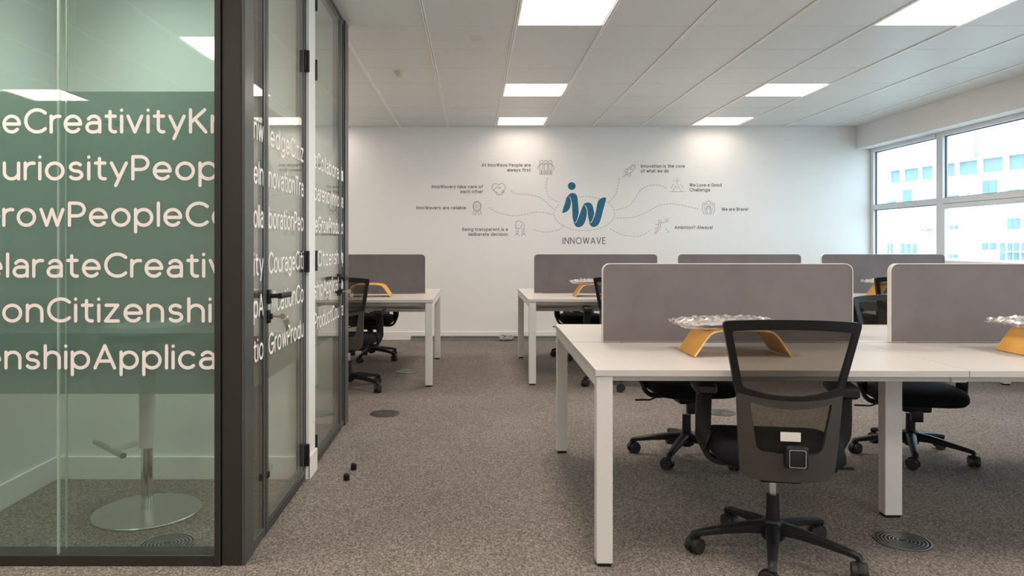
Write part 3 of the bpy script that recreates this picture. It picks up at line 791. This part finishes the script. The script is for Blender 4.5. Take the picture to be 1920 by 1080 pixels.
def make_chair():
    t = thing('office_chair', '', 'chair')
    # back: upper frame
    outer = rpoly([(-.176, .652, .012), (.176, .652, .012), (.231, .922, .02), (-.231, .922, .02)])
    inner = rpoly([(-.158, .690, .012), (.158, .690, .012), (.200, .888, .010), (-.200, .888, .010)])
    outer = bow(bow(outer, .930, .018, .231), .652, -.022, .18); inner = bow(bow(inner, .888, .014, .20), .690, -.028, .165)
    bm = bmesh.new(); ringplate(bm, outer, inner, bfn, .024); obj('backrest_frame', bm, M['black'], t, 40)
    outer2 = rpoly([(-.160, .356, .05), (.160, .356, .05), (.176, .668, .006), (-.176, .668, .006)])
    inner2 = rpoly([(-.108, .458, .035), (.108, .458, .035), (.138, .642, .008), (-.135, .642, .008)])
    inner2 = bow(inner2, .642, -.022, .15); outer2 = bow(outer2, .668, -.02, .18)
    bm = bmesh.new(); ringplate(bm, outer2, inner2, lambda x, z, q: bfn(x, z, q*1.0-.002), .026); obj('lower_back_frame', bm, M['darkshell'], t, 40)
    def patch(inn, name):
        bm = bmesh.new(); cx = 0; cz = sum(p[1] for p in inn)/len(inn); rings = []
        for f in (1.03, .75, .5, .25): rings.append([bm.verts.new(bfn(cx+(p[0]-cx)*f, cz+(p[1]-cz)*f, .006)) for p in inn])
        c = bm.verts.new(bfn(0, cz, .006)); n = len(inn)
        for a, b in zip(rings, rings[1:]):
            for i in range(n): bm.faces.new((a[i], a[(i+1) % n], b[(i+1) % n], b[i]))
        for i in range(n): bm.faces.new((rings[-1][i], rings[-1][(i+1) % n], c))
        obj(name, bm, M['mesh'], t, True)
    patch(inner, 'mesh_panel'); patch(inner2, 'mesh_panel')
    # lumbar adjuster with a silver outline, and label
    bm = bmesh.new(); bx(bm, (-.022, -.288, .414), (.054, -.246, .494), .010, 3); k = obj('bracket_cover', bm, M['black'], t, 40)
    bm = bmesh.new(); o_ = rpoly([(-.028, .421, .006), (.028, .421, .006), (.028, .483, .006), (-.028, .483, .006)], 3); i_ = rpoly([(-.0255, .4235, .005), (.0255, .4235, .005), (.0255, .4805, .005), (-.0255, .4805, .005)], 3)
    ringplate(bm, o_, i_, lambda x, z, q: Vector((x+.016, -.2895+q, z)), .003); obj('silver_outline', bm, M['chrome'], k)
    obj('paper_tag', box((-.034, -.262, .505), (.033, -.260, .537)), M['label'], t)
    # spine link from back to mechanism
    bm = bmesh.new(); sweep(bm, smoothpath([(0, -.235, .46), (0, -.215, .385), (0, -.15, .345), (0, -.05, .345)], 4), .09, .028); obj('back_support', bm, M['black'], t, 40)
    # seat
    bm = bmesh.new(); rings = []; N_ = 40
    def sring(z, f, dz=0):
        vs = []
        for i in range(N_):
            a = 2*PI*i/N_; ca, sa = math.cos(a), math.sin(a); e = .42
            x = .238*f*math.copysign(abs(ca)**e, ca); y = .235*f*math.copysign(abs(sa)**e, sa)+.02
            x *= 1-.06*max(0, -y/.235)
            vs.append(bm.verts.new((x, y, z - .02*max(0, (y-.10)/.155)**2 + dz)))
        return vs
    for z, f in ((.385, .90), (.390, .96), (.405, 1.0), (.425, 1.0), (.443, .975), (.455, .90), (.460, .6), (.459, .3)): rings.append(sring(z, f))
    for a, b in zip(rings, rings[1:]):
        for i in range(N_): bm.faces.new((a[i], a[(i+1) % N_], b[(i+1) % N_], b[i]))
    bm.faces.new(rings[0]); bm.faces.new(rings[-1]); obj('seat', bm, M['seatfab'], t, 60)
    bm = bmesh.new(); bx(bm, (-.19, -.15, .368), (.19, .19, .388), .008); obj('seat_pan', bm, M['black'], t, 40)
    bm = bmesh.new(); bx(bm, (-.075, -.13, .315), (.075, .11, .370), .012); bx(bm, (-.13, -.02, .335), (.13, .02, .365), .006); obj('tilt_mechanism', bm, M['black'], t, 40)
    bm = bmesh.new(); bx(bm, (-.030, .075, .262), (.030, .115, .330), .008); obj('tension_knob', bm, M['black'], t, 40)
    bm = bmesh.new(); tube(bm, smoothpath([(.07, .03, .345), (.17, .035, .345), (.22, .04, .330), (.26, .045, .332)], 4), .0045, 8); sweep(bm, [(.255, .045, .332), (.305, .05, .332)], .018, .009); obj('lever', bm, M['black'], t, 40)
    # arms
    for s in (-1, 1):
        bm = bmesh.new()
        sweep(bm, smoothpath([(s*.10, .02, .362), (s*.17, .02, .350), (s*.226, .02, .362), (s*.252, .018, .410), (s*.256, .010, .52), (s*.254, .0, .622)], 5), .058, .024, up=Vector((1, 0, 0)) if False else Vector((0, 0, 1)), bev=.3)
        a = obj('armrest', bm, M['black'], t, 40)
        bm = bmesh.new(); prof = [(-.030, -.10), (.030, -.10), (.040, -.07), (.042, .05), (.034, .12), (.020, .145), (-.020, .145), (-.034, .12), (-.042, .05), (-.040, -.07)]
        for z0_, z1_, f0, f1 in ((.620, .632, .80, 1.0), (.632, .655, 1.0, 1.0), (.655, .665, 1.0, .86)):
            A = [bm.verts.new((s*.254+x*f0, y*f0+.012, z0_)) for x, y in prof]; B = [bm.verts.new((s*.254+x*f1, y*f1+.012, z1_)) for x, y in prof]
            for i in range(10): bm.faces.new((A[i], A[(i+1) % 10], B[(i+1) % 10], B[i]))
            if z0_ == .620: bm.faces.new(A)
            if z1_ == .665: bm.faces.new(B)
        bmesh.ops.remove_doubles(bm, verts=bm.verts, dist=.0001)
        obj('arm_pad', bm, M['black'], a, 40)
    # column
    bm = bmesh.new(); cyl(bm, (0, 0, .20), (0, 0, .33), .0145, n=20); obj('gas_lift', bm, M['chrome'], t, 40)
    bm = bmesh.new(); cyl(bm, (0, 0, .06), (0, 0, .238), .026, .023, n=24); obj('column_cover', bm, M['black'], t, 40)
    return t
def make_base(t, off):
    b = bpy.data.objects.new('star_base', None)
    bm = bmesh.new(); lathe(bm, [(.001, .066), (.040, .070), (.046, .095), (.040, .135), (.030, .145), (.001, .145)], 24)
    for k in range(5):
        a = math.radians(off+72*k); c, s = math.cos(a), math.sin(a)
        pts = [(.02*c, .02*s, .112), (.09*c, .09*s, .110), (.18*c, .18*s, .098), (.27*c, .27*s, .083), (.300*c, .300*s, .076), (.306*c, .306*s, .062)]
        sweep(bm, pts, .04, .03, ws=[.056, .048, .040, .032, .030, .024], hs=[.050, .040, .030, .024, .022, .02], bev=.45)
    o = obj('star_base', bm, M['black'], t, 45)
    for k in range(5):
        a = math.radians(off+72*k); c, s = math.cos(a), math.sin(a); wa = a+math.radians(55+37*k)
        bm = bmesh.new(); cx, cy = .300*c, .300*s; dx, dy = math.cos(wa), math.sin(wa); px, py = -dy, dx
        cyl(bm, (cx, cy, .045), (cx, cy, .074), .008, n=12)
        ox, oy = cx+px*.012, cy+py*.012
        for sd in (-1, 1): 
            cyl(bm, (ox+dx*sd*.006, oy+dy*sd*.006, .031), (ox+dx*sd*.026, oy+dy*sd*.026, .031), .031, .029, n=24)
        obj('caster', bm, M['tyre'], t, 40)
        
        bm = bmesh.new(); hood = []
        for j in range(9):
            q = math.radians(-20+220*j/8); hood.append((ox+px*.0345*math.cos(q), oy+py*.0345*math.cos(q), .031+.0345*math.sin(q)))
        sweep(bm, hood, .016, .004, up=Vector((dx, dy, 0)).cross(Vector((0, 0, 1)))*0+Vector((0, 0, 1)), bev=.2); obj('caster_hood', bm, M['black'], t, 40)
def chair(x, y, rz, off, label, src=None):
    """base orientation is independent of the seat: off is the world angle of one base arm"""
    if src is None:
        t = make_chair()
    else:
        t = dup(src, (0, 0, 0), 0)
    make_base(t, off-rz)
    t.location = (x, y, 0); t.rotation_euler = (0, 0, math.radians(rz)); t['label'] = label; t['group'] = 'black mesh office chairs'
    return t
proto = make_chair()
CH = [(1.147, 2.86, -9, 32, 'nearest black mesh office chair, seen from behind at the nearest desk'),
      (1.20, 4.20, 183, 21, 'black office chair on the far side of the nearest bench, behind the nearest mesh chair'),
      (2.47, 4.22, 168, 28, 'black office chair behind the nearest bench at right, padded seat in view'),
      (1.225, 6.33, -4, 50, 'black office chair at the far bench, left one, mostly hidden by a grey screen'),
      (1.14, 7.88, 180, 24, 'black office chair at the back wall side of the far bench, under the logo'),
      (3.50, 6.35, 0, 15, 'office chair at the far bench near the windows, only a sliver of back showing'),
      (4.03, 7.90, 180, 0, 'office chair between the far bench and back wall, at the window end'),
      (-1.025, 6.17, -4, 42, 'black mesh office chair seen from behind at the left bench, beside the booth'),
      (-1.06, 7.80, 180, 41, 'black office chair on the wall side of the left bench, its base in full view')]
chairs = []
for i, (x, y, rz, off, lab) in enumerate(CH[1:]): chairs.append(chair(x, y, rz, off, lab, proto))
for ch in chairs[1].children:           # this chair is set a little lower
    if ch.name.split('.')[0] not in ('star_base', 'caster', 'caster_hood', 'column_cover'): ch.location.z -= .05
make_base(proto, CH[0][3]-CH[0][2]); proto.location = (CH[0][0], CH[0][1], 0); proto.rotation_euler = (0, 0, math.radians(CH[0][2])); proto['label'] = CH[0][4]; proto['group'] = 'black mesh office chairs'

# ================================================================== WALL MURAL
def wp(px, py, k=0): return Vector(((px-887)/F*WALLY, WALLY-.0012-.00012*k, CAMZ-(py-459)/F*WALLY))
PX = WALLY/F
mu = thing('wall_mural', 'printed wall mural with blue logo, dashed curves, line icons and slogans', 'wall mural', (0, WALLY-.001, 0))
mu.location = (0, 0, 0)
def wall_poly(bm, pts, k=0):
    bm.faces.new([bm.verts.new(wp(x, y, k)) for x, y in pts])
def cr(pts, k=5):
    pts = pts+[pts[0]]; n = len(pts)-1; out = []
    for i in range(n):
        a, b, c, d = Vector(pts[(i-1) % n]), Vector(pts[i]), Vector(pts[(i+1) % n]), Vector(pts[(i+2) % n])
        for j in range(k):
            t = j/k; out.append(.5*((2*b)+(c-a)*t+(2*a-5*b+4*c-d)*t*t+(3*b-a-3*c+d)*t**3))
    return [(p.x, p.y) for p in out]
def L7(p): return (1020+p[0]/7.2, 320+p[1]/7.2)
pieces = [
 [(248, 561), (285, 430), (303, 368), (328, 336), (346, 352), (362, 400), (360, 460), (340, 520), (298, 557)],
 [(330, 332), (352, 310), (388, 302), (425, 314), (447, 345), (456, 400), (468, 560), (462, 620), (446, 668), (424, 702), (402, 690), (388, 640), (382, 560), (378, 450), (366, 388), (348, 350)],
 [(400, 698), (416, 735), (445, 760), (480, 762), (522, 740), (548, 700), (568, 640), (577, 580), (575, 525), (562, 490), (543, 470), (526, 476), (505, 520), (482, 590), (455, 655), (428, 708)],
 [(530, 468), (552, 440), (592, 429), (632, 441), (656, 475), (669, 530), (678, 585), (664, 640), (636, 694), (618, 700), (602, 650), (592, 590), (587, 530), (573, 488), (552, 468)],
 [(610, 702), (627, 738), (662, 760), (702, 752), (742, 715), (771, 640), (791, 560), (816, 470), (836, 380), (824, 362), (792, 365), (756, 385), (732, 410), (716, 470), (698, 560), (672, 640), (638, 704)]]
bm = bmesh.new()
for k, p in enumerate(pieces): wall_poly(bm, cr([L7(q) for q in p]), k)
wall_poly(bm, [L7((375+52*math.cos(a*PI/16), 208+52*math.sin(a*PI/16))) for a in range(32)])
obj('logo_mark', bm, M['logoblue'], mu)
bm = bmesh.new()
for k, p in enumerate(([(345, 352), (362, 395), (370, 450), (372, 500)], [(468, 575), (455, 640), (428, 700)], [(545, 468), (566, 490), (578, 530), (582, 570)], [(682, 570), (662, 645), (632, 702)])):
    stroke(bm, [tuple(v)[:2] for v in smoothpath([(*L7(q), 0) for q in p], 4)], .35, lambda x, y: wp(x, y, 6), 4)
obj('logo_gap_lines', bm, M['wall'], mu)  # wall-coloured lines for the gaps between the logo pieces
def wtext(bm, s, xl, xr, yb, cap, hwpx, gap=.235):
    """text between image columns xl..xr with outer baseline yb and cap height in px"""
    xs, tot = layout(s, gap); sy = (cap-2*hwpx)/.87; sx = (xr-xl-2*hwpx)/tot
    text(bm, s, wp(xl+hwpx, yb-hwpx, 1), (1, 0, 0), (0, 0, 1), sx*PX, sy*PX, hwpx*PX, gap)
bm = bmesh.new(); wtext(bm, 'INNOWAVE', 1055, 1136, 457.5, 12.5, .72, .30); obj('logo_lettering', bm, M['ink'], mu)
caps = [('At InnoWave People are', 903, 995, 312.6), ('always first', 951, 995, 321.8), ('InnoWavers take care of', 809.5, 905.5, 353.2), ('each other', 863, 905.5, 362.4),
        ('InnoWavers are reliable', 780.5, 874, 392.8), ('Being transparent is a', 867, 952, 433.2), ('deliberate decision', 877.5, 952, 442.4),
        ('Innovation is the core', 1201.5, 1284, 314.6), ('of what we do', 1201.5, 1254, 323.6), ('We Love a Good', 1292.6, 1353, 350), ('Challenge', 1292.6, 1332, 359.2),
        ('We are Brave!', 1353, 1402.5, 395.4), ('Ambition? Always!', 1264.7, 1336, 429.6)]
for s, a, b, y in caps:
    bm = bmesh.new(); wtext(bm, s, a, b, y, 6.4, .52, .30); obj('slogan_lettering', bm, M['ink'], mu)
def dashed(bm, pts, dash=3.2, gp=2.6, hw=.32):
    P = [Vector(p) for p in pts]; d = 0; on = True; cur = [P[0]]
    for a, b in zip(P, P[1:]):
        seg = (b-a).length; pos = 0
        while True:
            need = (dash if on else gp)-d
            if pos+need > seg: d += seg-pos; cur.append(b) if on else None; break
            pos += need; p = a.lerp(b, pos/seg)
            if on: cur.append(p); stroke(bm, [tuple(q) for q in cur], hw, lambda x, y: wp(x, y, 2), 3)
            else: cur = [p]
            on = not on; d = 0
def C4(p): return (750+.3542*p[0], 280+.3542*p[1])
curves = [[(780, 152), (773, 200), (785, 245), (815, 268), (850, 280)], [(587, 218), (612, 235), (680, 240), (740, 255), (785, 290), (820, 325)],
          [(470, 308), (520, 335), (600, 352), (660, 345), (730, 332), (820, 345)], [(708, 425), (760, 438), (820, 432), (850, 420), (868, 398)],
          [(1162, 155), (1152, 200), (1140, 240), (1095, 290)], [(1410, 205), (1370, 190), (1320, 192), (1275, 215), (1245, 260), (1210, 300), (1140, 323)],
          [(1580, 317), (1500, 298), (1430, 288), (1370, 298), (1310, 330), (1240, 358), (1145, 365)], [(1320, 432), (1280, 455), (1230, 460), (1170, 450), (1110, 420)]]
for c in curves:
    bm = bmesh.new(); dashed(bm, [tuple(v)[:2] for v in smoothpath([(*C4(p), 0) for p in c], 8)]); obj('dashed_curve', bm, M['ink'], mu)
bm = bmesh.new(); dashed(bm, [(1095.7+57*math.cos(q*PI/40), 400.5+32*math.sin(q*PI/40)) for q in range(-12, 50)] ); dashed(bm, [(1095.7+57*math.cos(q*PI/40), 400.5+32*math.sin(q*PI/40)) for q in range(58, 68)])
obj('dashed_ring', bm, M['ink'], mu)
# icons: strokes in a 30 x 30 box, origin bottom-left px coordinates
def star(cx, cy, r, n=5): return [(cx+(r if k % 2 == 0 else r*.45)*math.sin(k*PI/n), cy+(r if k % 2 == 0 else r*.45)*math.cos(k*PI/n)) for k in range(2*n+1)]
def circ(cx, cy, r, n=16): return [(cx+r*math.cos(2*PI*k/n), cy+r*math.sin(2*PI*k/n)) for k in range(n+1)]
def icon(name, x, y, w_, h_, strokes, m='ink'):
    bm = bmesh.new()
    for s in strokes: stroke(bm, [(x+p[0]*w_/30, y+h_-p[1]*h_/30) for p in s], .33, lambda a, b: wp(a, b, 1), 4)
    obj(name, bm, M[m], mu)
ppl = []
for cx in (7, 15, 23):
    ppl += [circ(cx, 26, 3.2), [(cx-3.8, 21.5), (cx+3.8, 21.5)], [(cx-3, 21), (cx-2.6, 11), (cx-3, 1)], [(cx+3, 21), (cx+2.6, 11), (cx+3, 1)], [(cx, 10), (cx-.8, 1)], [(cx, 10), (cx+.8, 1)], [(cx-3, 1), (cx-.8, 1)], [(cx+.8, 1), (cx+3, 1)]]
ppl += [[(4, 21), (1, 15), (0, 12), (2, 10.5)], [(26, 21), (29, 15), (30, 12), (28, 10.5)]]
icon('people_icon', 1008, 300, 31, 28, ppl)
icon('handshake_heart_icon', 922, 343, 26, 24, [[(15, 24), (12, 28), (7, 29), (2, 26), (0, 20), (2, 14), (7, 10)], [(15, 24), (18, 28), (23, 29), (28, 26), (30, 20), (28, 14), (25, 11)],
     [(4, 13), (11, 20), (15, 21), (20, 18), (17, 17), (14, 18)], [(5, 12), (8, 8), (10, 10), (12, 5), (15, 6), (17, 2), (20, 3), (22, 2)], [(20, 3), (24, 6), (27, 9), (26, 13), (20, 8)], [(22, 6), (26, 10)], [(8, 8), (11, 3), (17, 1)]])
icon('medal_icon', 883.5, 377, 22, 27, [circ(15, 19, 10.5, 24), circ(15, 19, 8.6, 24), star(15, 19, 5.4), [(7, 11), (3, 2), (8, 4), (10, 0), (14, 8.5)], [(23, 11), (27, 2), (22, 4), (20, 0), (16, 8.5)]])
icon('speech_icon', 964, 413.5, 24, 29, [circ(10.5, 22, 7.6, 20)[2:]+[], [(4.5, 17), (2.5, 13), (8, 14.8)], [(18, 27), (22, 25), (24, 20), (22.5, 15), (24, 12), (18, 13.5)], [(7, 22), (7.3, 22)], [(10.5, 22), (10.8, 22)], [(14, 22), (14.3, 22)],
     circ(7, 7.5, 2.8), circ(22, 7.5, 2.8), [(2, 0), (3.5, 2.6), (7, 3.2), (10.5, 2.6), (12, 0)], [(17, 0), (18.5, 2.6), (22, 3.2), (25.5, 2.6), (27, 0)]])
icon('rocket_icon', 1168, 307.5, 24, 25, [[(29, 29), (21, 27), (12, 19), (8, 11), (16, 8), (24, 15), (28, 22), (29, 29)], [(22, 27.5), (27.5, 23)], circ(19.5, 19.5, 2.4), [(12, 19), (6, 17), (3, 12), (8, 12)], [(18, 9), (17, 3), (14, 1), (12, 6)], [(8, 9), (5, 7), (7, 5)], [(11, 8), (8, 4)], [(4, 5), (1, 3), (4, 2), (1, 0)]])
icon('mountain_icon', 1256, 332, 27, 28, [[(0, .5), (30, .5)], [(6, 1), (15, 19), (24, 1)], [(11, 11), (13, 9), (15, 11), (17, 9), (19, 11)], [(2, 8), (8, 16)], [(28, 8), (22, 16)], circ(15, 23, 2.1, 10), [(15, 27.5), (15, 29)], [(10, 26), (9, 27)], [(20, 26), (21, 27)], [(9, 22), (7.5, 21.5)], [(21, 22), (22.5, 21.5)]], 'inkl')
icon('hands_star_icon', 1315, 375, 27, 28, [star(15, 24, 6.5), star(5, 21, 4.5), star(25, 21, 4.5), [(3, 16), (2, 10), (6, 1)], [(7, 15), (8, 9), (10, 1)], [(12, 16), (11, 10), (13, 1)], [(18, 16), (19, 10), (17, 1)], [(23, 15), (22, 9), (20, 1)], [(27, 16), (28, 10), (24, 1)], [(9, 13), (15, 17), (21, 13), (15, 11), (9, 13)], [(11, 17), (19, 17)]])
icon('ambition_icon', 1226, 407.5, 29, 30, [star(25, 24, 4), circ(11.5, 22, 2.8, 12), [(14, 19), (21, 21.5)], [(10, 18), (4, 16), (3, 18)], [(10, 18), (8, 11), (5, 10), (2, 8)], [(13, 18), (12, 10), (9, 7), (8, 3), (4, 4), (8, 9)], [(3, 2), (1, 0)], [(5, 3), (3, -1)], circ(24, 7, .6, 6), circ(28, 3, 1.0, 6), [(20, 28), (19, 29)], [(25, 30), (25, 31)], [(30, 28), (31, 29)]])

# ================================================================== OUTSIDE
A0 = Vector((55.3, 75.0)); DV = Vector((-.18, .983)).normalized(); NV = Vector((-DV.y, DV.x))   # facade line; NV points to the room side
if NV.dot(-A0) < 0: NV = -NV
def fs(px, py):
    r = (px-887)/F; t = (A0.x-A0.y*r)/(-DV.x+DV.y*r); Y = A0.y+DV.y*t
    return t, CAMZ+(459-py)/F*Y
bl = thing('white_building', 'bright white apartment block across the street, seen through the windows', 'building', (A0.x, A0.y, 0), math.atan2(DV.y, DV.x))
# local frame: x along facade, y = toward/away. left-normal of DV
sgn = 1 if NV.dot(Vector((-DV.y, DV.x))) > 0 else -1      # room side is +y*sgn
def fbox(s0, s1, h0, h1, d0, d1):
    ys = sorted((d0*sgn, d1*sgn)); return (min(s0, s1), ys[0], h0), (max(s0, s1), ys[1], h1)
def c8(cx, cy): return fs(1560+.2963*cx, 200+.2963*cy)
ROOF = 10.55
obj('facade_wall', box(*fbox(-45, 34, -14, 8.85, -10, 0)), M['facade'], bl)
obj('attic_back_wall', box(*fbox(-45, 34, 8.85, ROOF-.2, -10, -.28)), M['recess_shade'], bl)
obj('roof_slab', box(*fbox(-45.3, 34.3, ROOF-.2, ROOF, -10.3, .25)), M['facade'], bl)
tops = [(265, 337), (363, 428), (450, 545), (560, 635), (668, 700), (720, 775), (795, 918), (945, 1080), (1110, 1235)]
edges = []
for a, b in tops:
    s0 = c8(a, 400)[0]; s1 = c8(b, 400)[0]; edges.append((s1, s0))
edges.sort()
allp = []
prev = None
for i in range(len(edges)-1): allp.append((edges[i][1], edges[i+1][0]))
allp.append((edges[-1][1], 34))
for k in range(9): allp.append((edges[0][0]-.6-k*4.6, edges[0][0]-k*4.6))
for a, b in allp:
    obj('pillar', box(*fbox(a, b, 8.85, ROOF-.2, -.28, 0)), M['facade'], bl)
wins = [(955, 1045, 465, 562), (450, 505, 525, 612), (355, 378, 597, 620), (382, 405, 595, 620), (1120, 1150, 525, 553), (1158, 1190, 522, 550), (730, 752, 560, 585), (757, 780, 558, 583), (785, 805, 557, 582),
        (1110, 1190, 705, 775), (730, 765, 752, 778), (775, 798, 750, 776), (285, 300, 740, 782), (265, 275, 548, 560), (288, 306, 538, 560), (557, 588, 768, 782), (600, 630, 766, 783),
        (268, 282, 880, 930), (288, 302, 880, 930), (325, 340, 865, 930), (347, 362, 865, 930), (370, 385, 865, 930), (435, 460, 865, 930), (472, 498, 865, 930), (510, 535, 865, 930),
        (950, 990, 862, 905), (1000, 1040, 860, 905), (1065, 1095, 862, 972), (1112, 1142, 862, 972), (1150, 1185, 860, 972), (1200, 1240, 860, 972), (730, 760, 935, 960), (768, 795, 933, 960), (420, 428, 612, 625)]
for a, b, c, d in wins:
    cy = (c+d)/2; s0 = c8(a, cy)[0]; s1 = c8(b, cy)[0]; h1 = c8((a+b)/2, c)[1]; h0 = c8((a+b)/2, d)[1]
    if s0 < s1: s0, s1 = s1, s0
    f = obj('window', box(*fbox(s1, s0, h0, h1, 0, .06)), M['farframe'], bl)
    w_ = s0-s1; n = 2 if w_ > .9 else 1
    for k in range(n):
        aa = s1+w_*(k/n)+.08; bb = s1+w_*((k+1)/n)-.08
        obj('pane', box(*fbox(aa, bb, h0+.10, h1-.10, .06, .08)), M['farglass'], f)
for h, a, b in ((2.6, -2, 6), (5.35, -3, 2.5), (5.9, 8, 16), (.4, -6, 2), (-1.2, 9, 22), (3.0, 9, 14)):
    obj('ledge', box(*fbox(a, b, h, h+.10, 0, .35)), M['facade'], bl)
ms, mh = c8(912, 290); ms += 2.6
bm = bmesh.new(); cyl(bm, (ms, -2.5*sgn, ROOF), (ms, -2.5*sgn, ROOF+2.9), .05, n=8); cyl(bm, (ms-.35, -2.5*sgn, ROOF+2.0), (ms+.35, -2.5*sgn, ROOF+2.0), .03, n=6); bx(bm, (ms-.12, -2.62*sgn if sgn > 0 else -2.38*sgn, ROOF+.4), (ms+.12, -2.38*sgn if sgn > 0 else -2.62*sgn, ROOF+1.0))
mast = thing('antenna_mast', 'thin grey antenna mast on the roof of the white building', 'antenna', (A0.x, A0.y, 0), math.atan2(DV.y, DV.x))
obj('mast_pole', bm, M['farframe'], mast)
bm = bmesh.new(); lathe(bm, [(.26, 0), (.34, .04), (.34, .08), (.01, .02)], 20, (ms, -2.3*sgn, ROOF+1.5)); obj('dish', bm, M['farframe'], mast)
rs, rh = c8(515, 320); rs += 7.2
bm = bmesh.new(); p0 = [(rs-2.0, -4), (rs+2.6, -4), (rs+2.6, -7), (rs-2.0, -7)]
base = [bm.verts.new((x, y*sgn, ROOF+.0)) for x, y in p0]; mid = [bm.verts.new((rs+.6+(x-rs-.3)*.55, (y+5.5)*.6*sgn-5.5*sgn, ROOF+1.2)) for x, y in p0]; top = bm.verts.new((rs+1.1, -5.5*sgn, ROOF+3.3))
bm.faces.new(base)
for i in range(4): bm.faces.new((base[i], base[(i+1) % 4], mid[(i+1) % 4], mid[i])); bm.faces.new((mid[i], mid[(i+1) % 4], top))
o = obj('red_roof', bm, M['redroof']); o.location = (A0.x, A0.y, 0); o.rotation_euler.z = math.atan2(DV.y, DV.x)
tag(o, 'small pointed red roof rising behind the white building', 'roof')
g = struct('ground', box((5.6, -60, -14.2), (140, 160, -14)), M['street'])
